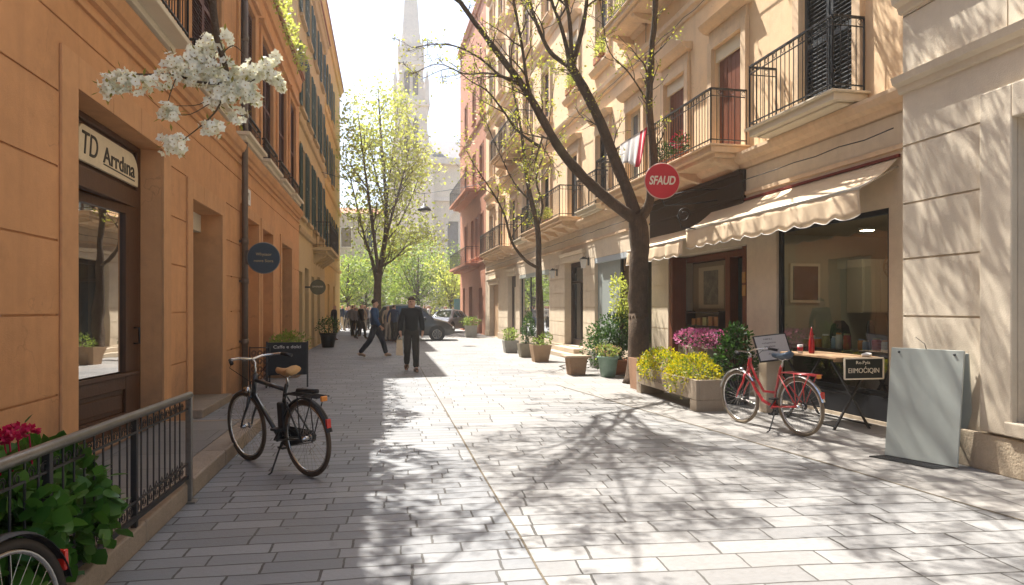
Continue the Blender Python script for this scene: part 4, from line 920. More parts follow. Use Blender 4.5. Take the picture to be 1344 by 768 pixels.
for ex, ey, ez, src in ends:
    Q, R = limbs[src]; k = rb3.randrange(int(len(Q) * .72), len(Q) - 1); a = Q[k]; e = V((ex, ey, ez)); mid = a.lerp(e, .5) + V((rb3.uniform(-.3, .3), rb3.uniform(-.3, .3), .55))
    if a.z < 6.6: k = len(Q) - 1; a = Q[k]; mid = a.lerp(e, .5) + V((0, 0, .4))
    q, rr2 = t.limb([a, a.lerp(mid, .5) + V((0, 0, .12)), mid, mid.lerp(e, .5) + V((0, 0, .1)), e], max(.03, min(R[k], .045)), .010, 7)
    limbs.append((q, rr2))
for k, (Q, R) in enumerate(limbs):
    far = k >= nin
    t.sprout(Q, R, 13 if k < 8 else (13 if far else 9), 1.0 if k < 8 else (1.7 if far else .7), 1, 3 if far else 2, .25 if k < 8 else .12, (25, 70), .12 if far else .18, .5, 4 if far else 5, V((-.15, 0, 0)))
t.finish('plane_tree', 'large bare forked street tree with sparse buds beside the yellow flower trough', (b.x, b.y, 0), bud_m, 3, .055, .036, .07, frac=.7, crown='foliage')
# the slimmer tree in a tan pot
t = Tree(7); b2 = ground_at(709, 473); B = lambda px, py, dy=0: at(px, py, b2.y + dy)
limbs = [t.limb([V((b2.x, b2.y, .3)), B(709, 420), B(707, 360), B(706, 305), B(697, 262, -.1), B(690, 225, -.2), B(684, 170, -.3), B(672, 110, -.4), B(668, 60, -.5)], .135, .015, 10)]
limbs.append(t.limb([B(707, 352), B(690, 342, -.2), B(672, 318, -.4), B(662, 282, -.5), B(648, 255, -.6), B(628, 225, -.7), B(612, 198, -.8)], .06, .008, 8))
limbs.append(t.limb([B(705, 300), B(712, 270, .2), B(704, 235, .3), B(716, 195, .4), B(722, 150, .5), B(730, 90, .6)], .045, .008, 7))
limbs.append(t.limb([B(697, 265, -.1), B(675, 240, .1), B(655, 200, .3), B(640, 165, .4), B(625, 120, .5)], .03, .006, 7))
limbs.append(t.limb([B(690, 225, -.2), B(700, 190, -.3), B(690, 140, -.5), B(700, 80, -.7)], .025, .006, 7))
for Q, R in limbs: t.sprout(Q, R, 9, 1.1, 1, 2, .35, (25, 65), .25, .5, 4)
t.finish('street_tree', 'slim bare tree growing out of a tan pot in front of the teal shop window', (b2.x, b2.y, 0), bud_m, 4, .075, .05, .12, frac=.8, crown='foliage')
# the lime green tree at the end of the street
t = Tree(19); b3 = ground_at(495, 436); B = lambda px, py, dy=0: at(px, py, b3.y + dy)
limbs = [t.limb([V((b3.x, b3.y, 0)), B(495, 400), B(496, 370), B(500, 345), B(507, 300), B(505, 240), B(500, 180), B(497, 130)], .34, .04, 10)]
limbs.append(t.limb([B(495, 372), B(488, 340, .5), B(478, 310, .8), B(466, 260, 1.2), B(455, 215, 1.5)], .16, .02, 7))
limbs.append(t.limb([B(497, 360), B(492, 320, -.8), B(484, 260, -1.4), B(476, 200, -1.8), B(470, 150, -2)], .15, .02, 7))
limbs.append(t.limb([B(500, 350), B(517, 340, .6), B(535, 322, 1.2), B(553, 310, 1.6)], .11, .02, 7))
limbs.append(t.limb([B(502, 330), B(515, 280, -1), B(528, 235, -1.6), B(538, 190, -2)], .12, .02, 7))
limbs.append(t.limb([B(503, 320), B(520, 300, 1.4), B(540, 260, 2), B(552, 225, 2.4)], .10, .02, 7))
limbs.append(t.limb([B(505, 280), B(512, 230, .8), B(518, 180, 1.2), B(522, 140, 1.4)], .09, .02, 7))
limbs.append(t.limb([B(504, 270), B(492, 225, 1.0), B(484, 180, 1.5)], .08, .02, 7))
for Q, R in limbs: t.sprout(Q, R, 13, 2.7, 1, 2, .25, (25, 60), .3, .5, 5, rmin=.008)
t.finish('street_tree', 'tall lime green tree in new leaf standing in the middle of the street end', (b3.x, b3.y, 0), lf_bright, 6, .21, .15, .5)
def leafy(seed, base, H, rad, label, lm, n, L, cz=.62, group=None, name='street_tree'):
    r = random.Random(seed); o = thing(name, label, 'tree', base, 0, group); m = MB(); bx, by = base[0], base[1]
    m.tube([(bx, by, 0), (bx + .1, by, H * .25), (bx, by + .1, H * .5), (bx + .1, by, H * .8)], [.2, .16, .11, .04], 8)
    cl = MB()
    for k in range(16):
        a = r.uniform(0, 6.28); q = r.random() ** .5; z = H * cz + r.uniform(-.36, .3) * H
        c = V((bx + math.cos(a) * rad * .68 * q, by + math.sin(a) * rad * .68 * q, z)); s = rad * r.uniform(.26, .46)
        m.tube([(bx, by, H * .3), V((bx, by, H * .35)).lerp(c, .5) + V((0, 0, -.2)), c], [.06, .04, .012], 5)
        clump(cl, c, (s, s, s * .8), n // 16, L, L * .62, r, up=.1, shell_=.3, rough=.35)
    m.build('trunk', bark, o, fixn=False); cl.build('foliage', lm, o, fixn=False); return o
def gx(px, Y): return at(px, 405, Y).x
leafy(31, (gx(548, 58), 58, 0), 7.2, 4.4, 'rounded mid green tree behind the dark parked car', lf_mid, 5200, .24)
leafy(32, (gx(592, 56), 56, 0), 5.6, 3.2, 'low yellow green tree behind the pale parked car', lf_bright, 3200, .22)
leafy(33, (gx(456, 60), 60, 0), 7.0, 3.6, 'bushy green tree left of the tall lime tree, beyond the crowd', lf_mid, 3600, .24)
leafy(34, (gx(480, 64), 64, 0), 6.0, 3.4, 'pale green tree half hidden behind the trunk of the tall lime tree', lf_bright, 3400, .24)
leafy(35, (gx(518, 66), 66, 0), 8.0, 4.6, 'tall dense tree between the lime tree and the dark car, farthest back', lf_mid, 4200, .26)
leafy(36, (gx(625, 70), 70, 0), 8, 5, 'broad tree behind the red house, its edge peeping out', lf_mid, 3000, .26)

# the blossoming cherry whose branch hangs into the picture
t = Tree(3); cb = V((-1.98, 1.5, .15)); B = lambda px, py, Y: at(px, py, Y)
t.limb([cb, cb + V((.03, .05, 1.2)), cb + V((0, .15, 2.4)), cb + V((.1, .35, 3.2))], .09, .05, 9)
A = t.limb([cb + V((.08, .3, 3.0)), V((-1.55, 2.4, 3.55)), V((-1.05, 3.2, 3.35)), B(268, -30, 3.6), B(285, 50, 3.65), B(298, 95, 3.7), B(296, 112, 3.7)], .035, .009, 7)
t.limb([B(296, 110, 3.7), B(262, 108, 3.66), B(228, 98, 3.62), B(195, 98, 3.58), B(168, 98, 3.55), B(150, 108, 3.53)], .008, .003, 6)
t.limb([B(296, 110, 3.7), B(320, 108, 3.75), B(345, 100, 3.8), B(356, 85, 3.82)], .007, .003, 6)
t.limb([B(300, 100, 3.7), B(288, 138, 3.66), B(270, 160, 3.62), B(240, 184, 3.6)], .006, .0025, 6)
t.limb([B(275, 136, 3.64), B(250, 150, 3.6), B(228, 150, 3.58)], .003, .002, 5); t.limb([B(232, 100, 3.62), B(224, 122, 3.6), B(218, 145, 3.6)], .004, .002, 5)
t.limb([B(292, 70, 3.68), B(306, 60, 3.7), B(322, 72, 3.7)], .004, .002, 5); t.limb([B(284, 122, 3.66), B(262, 137, 3.63), B(232, 139, 3.6)], .003, .0018, 5)
ct = thing('cherry_tree', 'white cherry blossom branch hanging in front of the orange building', 'tree', cb)
t.mb.build('trunk', bark, ct, fixn=False)
bl = MB(); gl = MB(); r = random.Random(77)
cl = [(150, 110, 3.53, .062), (140, 116, 3.52, .05), (184, 112, 3.56, .062), (162, 100, 3.55, .045), (216, 105, 3.6, .045), (236, 88, 3.63, .08), (250, 98, 3.65, .06), (222, 148, 3.6, .062), (228, 190, 3.6, .062), (275, 168, 3.63, .052), (312, 152, 3.7, .048),
      (262, 80, 3.66, .055), (275, 95, 3.68, .07), (286, 112, 3.68, .075), (302, 122, 3.7, .07), (318, 118, 3.72, .07), (282, 132, 3.67, .055), (332, 96, 3.75, .062), (348, 92, 3.78, .06), (360, 104, 3.82, .05), (358, 80, 3.82, .045), (276, 58, 3.68, .06), (294, 50, 3.69, .045), (258, 70, 3.66, .04), (296, 88, 3.69, .045), (318, 100, 3.72, .06), (334, 130, 3.74, .042), (368, 110, 3.83, .035), (270, 66, 3.68, .035)]
cen = MB()
for px, py, Y, s in cl:
    c = B(px, py, Y); ec = V((r.uniform(.75, 1.25), r.uniform(.75, 1.25), r.uniform(.7, 1.1)))
    for k in range(int(32 * (s / .055) ** 1.7)):
        d = V((r.gauss(0, 1), r.gauss(0, 1), r.gauss(0, 1))).normalized(); p = c + V((d.x * ec.x, d.y * ec.y, d.z * ec.z)) * s * r.uniform(.35, 1.08)
        f = (d + V((r.gauss(0, .45), r.gauss(0, .45), r.gauss(0, .45)))).normalized()
        ax = f.orthogonal().normalized(); fs = r.uniform(.020, .029); off = r.uniform(0, 6); cup = r.uniform(.1, .75)
        for j in range(5):
            pd = ax.copy(); pd.rotate(Quaternion(f, off + j * 2 * PI / 5)); bl.leaf(p, (pd + f * cup).normalized(), fs, fs * .92, 0, f)
        cen.ball(p + f * .004, .0032, 6)
    for k in range(6):
        d = V((r.gauss(0, 1), r.gauss(0, 1), r.gauss(0, 1))).normalized(); gl.leaf(c + d * s * .8, d, .04, .014, 0, V((0, 0, 1)))
cen.build('flower_centres', surf('stamen', (.45, .30, .08), .8, .2, 20, 0), ct)
bl.build('blossom', fl_white, ct, fixn=False); gl.build('young_leaves', leaf_mat('bronze_leaf', (.20, .19, .03), (.30, .26, .05), .4), ct, fixn=False)

# ------------------------------------------------------------------ left foreground: railing, planter, bicycles
rl = thing('railing', 'grey steel handrail with iron balusters and scrolls before the orange shop door', 'railing', (-1.5, 4, 0))
m = MB(); m.tube([(-1.53, .9, .905), (-1.51, 3.0, .875), (-1.485, 5.66, .83)], .027, 10); m.build('handrail', steel, rl)
m = MB(); m.bar((-1.53, .9, .255), (-1.49, 5.62, .205), .022, .03); m.bar((-1.53, .9, .80), (-1.49, 5.62, .725), .010, .012); m.bar((-1.53, .9, .36), (-1.49, 5.62, .305), .010, .012)
m.build('lower_rail', iron, rl)
m = MB(); m.box((-1.507, 5.615, 0), (-1.463, 5.66, .82)); m.box((-1.54, 5.59, .004), (-1.43, 5.69, .016)); m.build('end_post', steel, rl, bevel=.004)
for y in (4.55, 3.45, 2.35, 1.25): m = MB(); m.box((-1.53, y - .018, .155), (-1.495, y + .018, .86)); m.build('post', iron, rl, bevel=.003)
m = MB(); y = 1.0
while y < 5.6:
    z0 = .255 - (y - .9) * .0106; z1 = .905 - (y - .9) * .0158 - .02
    m.tube([(-1.51, y, z0), (-1.51, y, z1)], .006, 5, cap=False)
    for zc, s in ((z1 - .065, 1), (z0 + .055, -1)):
        m.tube([(-1.51, y + .055 + math.cos(t) * .034 * (1 - t / 16), zc + s * math.sin(t) * .034 * (1 - t / 16)) for t in [k * .5 for k in range(22)]], .003, 4)
    m.tube([(-1.51, y + .02, zc + .03), (-1.51, y + .055, zc + .075), (-1.51, y + .09, zc + .03)], .0028, 4); y += .118
m.build('balusters', iron, rl)
pl = thing('planter', 'long planter of broad green leaves with magenta flowers behind the handrail', 'planter', (-1.95, 3.6, .15))
m = MB(); m.box((-2.25, 2.2, .152), (-1.7, 4.1, .42)); m.box((-2.22, 2.23, .40), (-1.73, 4.07, .425)); m.build('trough', terracotta, pl, bevel=.01)
r = random.Random(9); m = MB()
for c, rad, n in (((-1.75, 3.35, .56), (.30, .45, .30), 420), ((-1.70, 3.85, .50), (.27, .38, .30), 340), ((-1.85, 2.9, .60), (.3, .45, .28), 260), ((-1.66, 3.75, .36), (.17, .4, .2), 150), ((-1.62, 3.3, .4), (.17, .4, .25), 150)):
    clump(m, c, rad, int(n * 1.7), .09, .082, r, fold=.06, up=-.15, shell_=.6, rough=.25)
for k in range(26):
    p = V((-1.95 + r.uniform(-.2, .1), 3.8 + r.uniform(-.7, .35), .80 + r.uniform(-.04, .16))); m.leaf(p, (r.gauss(0, 1), r.gauss(0, 1), .7), .07, .045, 0, V((0, 0, 1)), .04)
m.build('foliage', lf_lush, pl, fixn=False)
m = MB()
for k in range(12):
    x, y = -1.92 + r.uniform(-.2, .15), 3.3 + r.uniform(-.9, .5); m.tube([(x, y, .45), (x + .02, y, .7), (x + r.uniform(-.05, .05), y + r.uniform(-.05, .05), .9)], .006, 5, cap=False)
m.build('stems', lf_dark, pl, fixn=False)
m = MB()
for px, py, Y in ((5, 572, 3.45), (22, 566, 3.5), (38, 569, 3.55), (-4, 583, 3.4), (12, 577, 3.42)):
    c = at(px, py, Y)
    for k in range(50):
        d = V((r.gauss(0, 1), r.gauss(0, 1), abs(r.gauss(0, .7)) - .1)).normalized(); m.leaf(c + d * .026, (d + V((r.gauss(0, .6), r.gauss(0, .6), 0))).normalized(), .028, .024, 0, V((r.gauss(0, 1), r.gauss(0, 1), 1)).normalized())
    m.tube([c, c + V((.0, .03, -.15))], .004, 4, cap=False)
m.build('flower', fl_red, pl, fixn=False)

def bicycle(label, paint, tm, saddle_m, style, loc, rotz, lean=0.0, rack=True):
    R = .345; WB = 1.02; o = thing('bicycle', label, 'bicycle', loc, rotz, None)
    o.rotation_euler = (math.radians(lean), 0, rotz); o.rotation_mode = 'XYZ'
    HT, HB = V((.80, 0, .84)), V((.845, 0, .68)); FH = V((WB, 0, R)); BB = V((.43, 0, .29)); ST = V((.30, 0, .74)); RH = V((0, 0, R)); S = V((.245, 0, .93))
    def wheel(c):
        m = MB(); m.tube([c + V((math.cos(t), 0, math.sin(t))) * (R - .019) for t in [k * 2 * PI / 48 for k in range(48)]], .019, 8, closed=True); w = m.build('wheel', tm, o, local=True)
        m = MB(); m.tube([c + V((math.cos(t), 0, math.sin(t))) * (R - .045) for t in [k * 2 * PI / 48 for k in range(48)]], .011, 6, closed=True); m.build('rim', chrome, w, local=True)
        m = MB()
        for k in range(32):
            a = k * 2 * PI / 32; b = a + (.5 if k % 2 else -.5); s = .03 if k % 4 < 2 else -.03
            m.tube([c + V((math.cos(b) * .022, s, math.sin(b) * .022)), c + V((math.cos(a), 0, math.sin(a))) * (R - .05)], .0013, 3, cap=False)
        m.build('spokes', chrome, w, local=True)
        m = MB(); m.tube([c + V((0, -.055, 0)), c + V((0, .055, 0))], .018, 10); m.tube([c + V((0, -.035, 0)), c + V((0, -.03, 0))], .032, 12); m.build('hub', chrome, w, local=True)
    wheel(RH); wheel(FH)
    m = MB()
    if style == 'diamond':
        m.tube([HT - V((0, 0, .03)), ST + V((.02, 0, .02))], .019, 10); m.tube([HB, BB], .021, 10); m.tube([BB, ST, S - V((-.02, 0, .12))], .018, 10)
    else:
        m.tube([HB + V((0, 0, .02)), V((.72, 0, .47)), V((.60, 0, .34)), BB], .021, 10); m.tube([HT - V((.0, 0, .04)), V((.70, 0, .62)), V((.58, 0, .46)), V((.37, 0, .47))], .017, 10); m.tube([BB, ST, S - V((-.02, 0, .12))], .018, 10)
    for s in (-1, 1):
        m.tube([BB + V((0, s * .03, 0)), RH + V((0, s * .062, 0))], .010, 8); m.tube([ST + V((0, s * .02, -.05)), RH + V((0, s * .062, 0))], .009, 8)
    m.tube([HT + V((-.008, 0, .03)), HB - V((-.01, 0, .03))], .024, 10); m.tube([BB - V((0, .04, 0)), BB + V((0, .04, 0))], .024, 10)
    m.build('frame', paint, o, local=True)
    m = MB()
    for s in (-1, 1): m.tube([HB + V((.015, s * .045, -.03)), HB + V((.04, s * .05, -.12)), FH + V((-.045, s * .052, .09)), FH + V((0, s * .055, 0))], [.014, .014, .011, .009], 8)
    m.tube([HB + V((.015, -.05, -.03)), HB + V((.015, .05, -.03))], .016, 8); m.build('fork', paint, o, local=True)
    m = MB(); st = HT + V((-.02, 0, .14 if style == 'diamond' else .07))
    m.tube([HT, st, st + V((.05, 0, .03))], .013, 8); b0 = st + V((.05, 0, .03))
    m.tube([b0 + V((-.17, -.30, .01)), b0 + V((-.06, -.25, .03)), b0 + V((.03, -.12, .02)), b0, b0 + V((.03, .12, .02)), b0 + V((-.06, .25, .03)), b0 + V((-.17, .30, .01))], .012, 8); hb = m.build('handlebar', chrome, o, local=True)
    for s in (-1, 1): m = MB(); m.tube([b0 + V((-.08, s * .263, .027)), b0 + V((-.185, s * .308, .008))], .018, 8); m.build('grip', black_p, hb, local=True)
    m = MB()
    for s in (-1, 1): m.tube([b0 + V((-.03, s * .22, .01)), b0 + V((.06, s * .2, -.06)), HT + V((.05, s * .02, -.05)), HB + V((.03, s * .03, -.1))], .0035, 5)
    m.build('brake_cable', black_p, hb, local=True)
    # saddle
    m = MB(); n = 12; L = .27
    for i in range(n + 1):
        pass
    prof = []
    vs = []; fs = []; K = 10
    for i in range(n + 1):
        t = i / n; x = S.x + .16 - L * t; w = .022 + .065 * (max(0, (t - .30) / .7)) ** .8 * (1 if t < .93 else .8); h = .028 + .012 * t; zc = S.z + .012 * math.sin(t * PI * 1.0) * -1 + .02 * t * t
        for j in range(K):
            a = 2 * PI * j / K; vs.append((x, w * math.cos(a), zc + (h if math.sin(a) > 0 else h * 1.1) * math.sin(a) * (1 - .35 * abs(math.cos(a)) ** 3)))
    for i in range(n):
        for j in range(K): fs.append((i * K + j, i * K + (j + 1) % K, (i + 1) * K + (j + 1) % K, (i + 1) * K + j))
    fs.append(tuple(range(K))); fs.append(tuple(n * K + j for j in range(K))); m._add(vs, fs, 0, True); sd = m.build('saddle', saddle_m, o, local=True)
    m = MB(); m.tube([S - V((-.015, 0, .14)), S - V((0, 0, .03))], .0135, 8)
    for s in (-1, 1): m.tube([S + V((.12, s * .015, -.03)), S + V((0, s * .022, -.055)), S + V((-.09, s * .035, -.035))], .005, 6)
    m.build('seat_post', chrome, sd, local=True)
    # drive
    m = MB(); y = -.055
    m.disc(BB + V((0, y, 0)), (0, 1, 0), .085, .006, 28); m.disc(RH + V((0, y, 0)), (0, 1, 0), .045, .02, 20)
    for s in (-1, 1):
        e = BB + V((.155 * s * .75, .065 * s * -1, -.12 * s)); m.tube([BB + V((0, .06 * -s, 0)), e], .010, 6)
    m.tube([BB + V((0, y, .085)), RH + V((0, y, .045))], .005, 4); m.tube([BB + V((0, y, -.085)), RH + V((0, y, -.05))], .005, 4); dv = m.build('crankset', iron, o, local=True)
    for s in (-1, 1):
        m = MB(); e = BB + V((.155 * s * .75, .10 * -s, -.12 * s)); m.box(e - V((.045, .04, .011)), e + V((.045, .04, .011))); m.build('pedal', black_p, dv, local=True, bevel=.004)
    # mudguards, rack, lamps, stand
    for c, a0, a1 in ((RH, 15, 175), (FH, 40, 165)):
        if c is FH and style == 'diamond': continue
        m = MB(); A = [math.radians(a0 + (a1 - a0) * k / 20) for k in range(21)]
        for i in range(20):
            for j in range(3):
                def pt(a, q): yy = (-.03, -.012, .012, .03)[q]; rr2 = R + (.012, .022, .022, .012)[q]; return c + V((-math.cos(a) * rr2 if c is RH else -math.cos(a) * rr2, yy, math.sin(a) * rr2))
                m.quad(pt(A[i], j), pt(A[i + 1], j), pt(A[i + 1], j + 1), pt(A[i], j + 1))
        g = m.build('mudguard', black_p if style == 'diamond' else chrome, o, local=True, fixn=False); sdm = g.modifiers.new('th', 'SOLIDIFY'); sdm.thickness = .003
        if c is RH:
            m = MB(); e = c + V((-math.cos(math.radians(28)) * (R + .03), 0, math.sin(math.radians(28)) * (R + .03))); m.box(e - V((.012, .022, .05)), e + V((.012, .022, .03))); m.build('rear_reflector', reflector, g, local=True, bevel=.006)
            if rack: m = MB(); m.box(V((-.30, -.03, .72 - .02)), V((-.275, .03, .745))); m.build('tail_lamp', amber, g, local=True, bevel=.006)
    if rack:
        m = MB(); z = .735
        for yy in (-.06, -.02, .02, .06): m.tube([(.22, yy, z), (-.28, yy, z)], .006, 6)
        for xx in (.20, -.03, -.27): m.tube([(xx, -.062, z), (xx, .062, z)], .006, 6)
        for s in (-1, 1): m.tube([(-.2, .062 * s, z), (0, .07 * s, R)], .006, 6); m.tube([(.02, .062 * s, z), (0, .07 * s, R)], .006, 6)
        m.tube([(.2, 0, z), (.30, 0, .70)], .006, 6); m.build('rear_rack', black_p if style == 'diamond' else paint, o, local=True)
        m = MB(); m.tube([(.10, 0, z + .03), (-.2, 0, z + .045)], .02, 8); m.build('rack_strap', black_p, o, local=True) if style == 'diamond' else None
    m = MB(); m.tube([HB + V((.08, 0, .02)), HB + V((.15, 0, .02))], .032, 10); m.build('headlamp', chrome, o, local=True)
    if style == 'diamond':
        m = MB(); m.box((.31, -.04, .36), (.40, .04, .64)); m.build('battery_case', black_p, o, local=True, bevel=.015)
        m = MB(); m.prism([(.50, -.062, .33), (.43, -.062, .40), (.0, -.062, .40), (-.05, -.062, .36), (0, -.062, .31), (.43, -.062, .2), (.5, -.062, .24)], (0, -.008, 0)); m.build('chain_guard', black_p, o, local=True, bevel=.003)
    m = MB(); f = math.tan(math.radians(abs(lean)))
    m.tube([(.36, .03, .27), (.33, .17, .04 - .17 * f), (.36, .20, .01 - .2 * f)] if lean <= 0 else [(.36, -.03, .27), (.33, -.17, .04 - .17 * f), (.36, -.2, .01 - .2 * f)], .009, 6); m.build('kickstand', iron, o, local=True)
    return o
bicycle('black upright bicycle with a tan saddle standing by the kerb of the orange building', bike_black, tyre_tan.copy() if False else surf('worn_brown_tyre', (.075, .052, .035), .8, .3, 9, .1, 80), leather, 'diamond', (-.66, 6.30, .006), math.atan2(.76, -.64), -4)
bicycle('red step-through bicycle with cream tyres parked beside the table of the cafe', bike_red, tyre_tan, blue_leather, 'step', (4.80, 7.24, .006), math.atan2(.96, -.21), -3)
bicycle('dark bicycle cut by the lower left corner of the picture, only its rear wheel showing', bike_black, tyre_m, blue_leather, 'diamond', (-1.27, 2.62, .006), math.atan2(-.99, -.16), 3, rack=False)

# menu board, iron screen and box planter before the orange building
mbd = thing('menu_board', 'dark chalk A-board standing behind the black bicycle', 'menu board', (-1.82, 13.5, 0), math.radians(6))
m = MB(); m.T = Matrix.Translation((0, 0, 0)) @ Matrix.Rotation(math.radians(-9), 4, 'X')
m.box((-.37, -.015, .24), (.37, .012, .86)); m.build('front_panel', chalk_black, mbd, local=True, bevel=.006)
m = MB(); m.T = Matrix.Rotation(math.radians(-9), 4, 'X')
for x in (-.385, .355): m.box((x, -.02, .0), (x + .03, .016, .88))
m.T = Matrix.Translation((0, .27, 0)) @ Matrix.Rotation(math.radians(9), 4, 'X')
for x in (-.385, .355): m.box((x, -.016, .0), (x + .03, .02, .88))
m.box((-.355, -.016, .3), (.355, .02, .34)); m.box((-.355, -.016, .82), (.355, .02, .86)); m.build('legs', iron, mbd, local=True, bevel=.004)
text('lettering', 'Caffe e dolci', chalk, mbd, (.0, .108, .77), (1, 0, 0), .5, .06, ydir=(0, .156, .988), local=True).location = (0, -.018, 0)
sc = thing('iron_screen', 'low wrought iron screen leaning by the drainpipe beside the chalk A-board', 'screen', (-2.3, 13.55, 0))
m = MB()
for x in (-.2, .16): m.tube([(x, 0, 0), (x, 0, .78)], .013, 6)
for z in (.12, .76): m.tube([(-.2, 0, z), (.16, 0, z)], .010, 6)
for k in range(3):
    for j in range(4):
        c = V((-.13 + k * .11, 0, .2 + j * .15)); m.tube([c + V((math.cos(t) * .05 * (1 - t / 20), 0, math.sin(t) * .06 * (1 - t / 20))) for t in [q * .5 for q in range(26)]], .005, 4)
m.build('scrollwork', iron, sc, local=True)
def pot(name, label, c, rb_, rt, h, pm, square=False, group=None, cat='plant pot'):
    o = thing(name, label, cat, (c[0], c[1], 0), 0, group); m = MB(); x, y = c[0], c[1]
    if square:
        m._add([(x - rb_, y - rb_, 0), (x + rb_, y - rb_, 0), (x + rb_, y + rb_, 0), (x - rb_, y + rb_, 0), (x - rt, y - rt, h), (x + rt, y - rt, h), (x + rt, y + rt, h), (x - rt, y + rt, h)], [(0, 3, 2, 1), (0, 1, 5, 4), (1, 2, 6, 5), (2, 3, 7, 6), (3, 0, 4, 7)])
        q = rt - .03
        m._add([(x - rt, y - rt, h), (x + rt, y - rt, h), (x + rt, y + rt, h), (x - rt, y + rt, h), (x - q, y - q, h), (x + q, y - q, h), (x + q, y + q, h), (x - q, y + q, h), (x - q, y - q, h - .06), (x + q, y - q, h - .06), (x + q, y + q, h - .06), (x - q, y + q, h - .06)],
               [(0, 1, 5, 4), (1, 2, 6, 5), (2, 3, 7, 6), (3, 0, 4, 7), (4, 5, 9, 8), (5, 6, 10, 9), (6, 7, 11, 10), (7, 4, 8, 11)])
        m.build('pot', pm, o, fixn=False)
        m = MB(); m.box((x - q, y - q, h - .09), (x + q, y + q, h - .05)); m.build('soil', soil, o)
    else:
        m.lathe([(0, 0), (rb_, 0), (rb_ * .75 + rt * .25 + .01, h * .3), (rt, h - .05), (rt + .025, h - .05), (rt + .025, h), (rt - .01, h), (rt - .03, h - .06), (0, h - .06)], (x, y, 0), 24, cap=False); m.build('pot', pm, o)
        m = MB(); m.lathe([(0, h - .045), (rt - .015, h - .05)], (x, y, 0), 16, cap=False); m.build('soil', soil, o)
    return o
def foliage(o, name, specs, lm, seed, L=.06, W=.04, fold=0.0, stems=True, up=.3):
    r = random.Random(seed); m = MB()
    for c, rad, n in specs: clump(m, c, rad, n, L, W, r, fold=fold, up=up)
    f = m.build(name, lm, o, fixn=False)
    if stems:
        m = MB(); b = world_off(o)
        for c, rad, n in specs:
            for k in range(5): q = V(c) + V((r.uniform(-.5, .5) * rad[0], r.uniform(-.5, .5) * rad[1], r.uniform(-.3, .5) * rad[2])); m.tube([(b.x + r.uniform(-.06, .06), b.y + r.uniform(-.06, .06), .3), q.lerp(V((b.x, b.y, .3)), .4), q], [.012, .008, .004], 5, cap=False)
        m.build('stems', twig_m, o, fixn=False)
    return f
bx = thing('planter', 'box planter of low green shrubs against the orange wall behind the chalk A-board', 'planter', (-2.15, 16.0, 0))
m = MB(); m.box((-2.5, 15.4, .0), (-1.85, 16.7, .52)); m.build('trough', brown_box, bx, bevel=.01)
foliage(bx, 'foliage', [((-2.2, 15.7, .68), (.36, .4, .26), 600), ((-2.1, 16.3, .72), (.34, .45, .28), 600)], lf_bright if False else lf_mid, 4, .07, .03)
p = pot('potted_shrub', 'dark pot with a shrub far along the left wall before the yellow house', (-2.15, 27.2), .22, .3, .55, black_p)
foliage(p, 'foliage', [((-2.15, 27.2, .85), (.42, .42, .35), 500)], lf_dark, 6, .08, .05)

# ------------------------------------------------------------------ right: planters and pots
c = ground_at(670, 463); p = pot('potted_shrub', 'grey stone pot with a low green shrub, farthest of the three before the teal window', (c.x, c.y), .2, .25, .42, pot_grey, True)
foliage(p, 'foliage', [((c.x, c.y, .60), (.27, .27, .24), 420)], lf_mid, 5, .07, .045)
c = ground_at(690, 469); p = pot('potted_shrub', 'olive pot with a tall narrow shrub, middle of the three before the teal window', (c.x, c.y), .17, .24, .42, pot_olive, True)
foliage(p, 'foliage', [((c.x + .1, c.y, .62), (.28, .26, .28), 420), ((c.x + .12, c.y + .1, .98), (.22, .22, .4), 520)], lf_dark, 15, .06, .04)
c = ground_at(709, 475); p = pot('plant_pot', 'tan clay pot holding the slim street tree and some low greenery', (c.x, c.y), .19, .27, .48, pot_tan, True)
foliage(p, 'foliage', [((c.x + .18, c.y, .62), (.2, .2, .2), 200), ((c.x - .1, c.y - .1, .55), (.14, .12, .12), 90)], lf_mid, 25, .06, .04, stems=False)
c = ground_at(618, 443); p = pot('potted_shrub', 'grey pot with a small shrub at the foot of the red house', (c.x, c.y), .26, .3, .62, pot_grey, True)
foliage(p, 'foliage', [((c.x, c.y, .8), (.45, .4, .3), 420)], lf_mid, 26, .1, .06)
c = ground_at(756, 492); o = thing('stool', 'square brown block stool with an overhanging top standing on the paving', 'stool', (c.x, c.y, 0))
m = MB(); x, y = c.x, c.y
m._add([(x - .17, y - .17, 0), (x + .17, y - .17, 0), (x + .17, y + .17, 0), (x - .17, y + .17, 0), (x - .21, y - .21, .40), (x + .21, y - .21, .40), (x + .21, y + .21, .40), (x - .21, y + .21, .40)], [(0, 3, 2, 1), (4, 5, 6, 7), (0, 1, 5, 4), (1, 2, 6, 5), (2, 3, 7, 6), (3, 0, 4, 7)])
m.build('base', brown_box, o, bevel=.008); m = MB(); m.box((x - .30, y - .26, .402), (x + .30, y + .26, .445)); m.build('top', surf('stool_top', (.40, .29, .20), .7, .1, 3, .1, 50), o, bevel=.008)
c = ground_at(798, 495); p = pot('potted_flowers', 'green glazed pot with fading pinkish flowers', (c.x, c.y), .15, .22, .46, pot_green)
foliage(p, 'foliage', [((c.x, c.y, .55), (.26, .26, .16), 300)], lf_mid, 35, .06, .045)
r = random.Random(2); m = MB(); clump(m, (c.x, c.y, .58), (.25, .25, .13), 260, .03, .028, r, shell_=.9); m.build('flower', leaf_mat('faded_flower', (.45, .22, .16), (.5, .38, .15), .3), p, fixn=False)
c = ground_at(776, 484); p = pot('potted_shrub', 'small grey pot with a sparse shrub behind the block stool', (c.x + .25, c.y + .2), .17, .2, .4, pot_grey, True)
foliage(p, 'foliage', [((c.x + .25, c.y + .2, .62), (.26, .26, .3), 260)], lf_mid, 36, .06, .04)
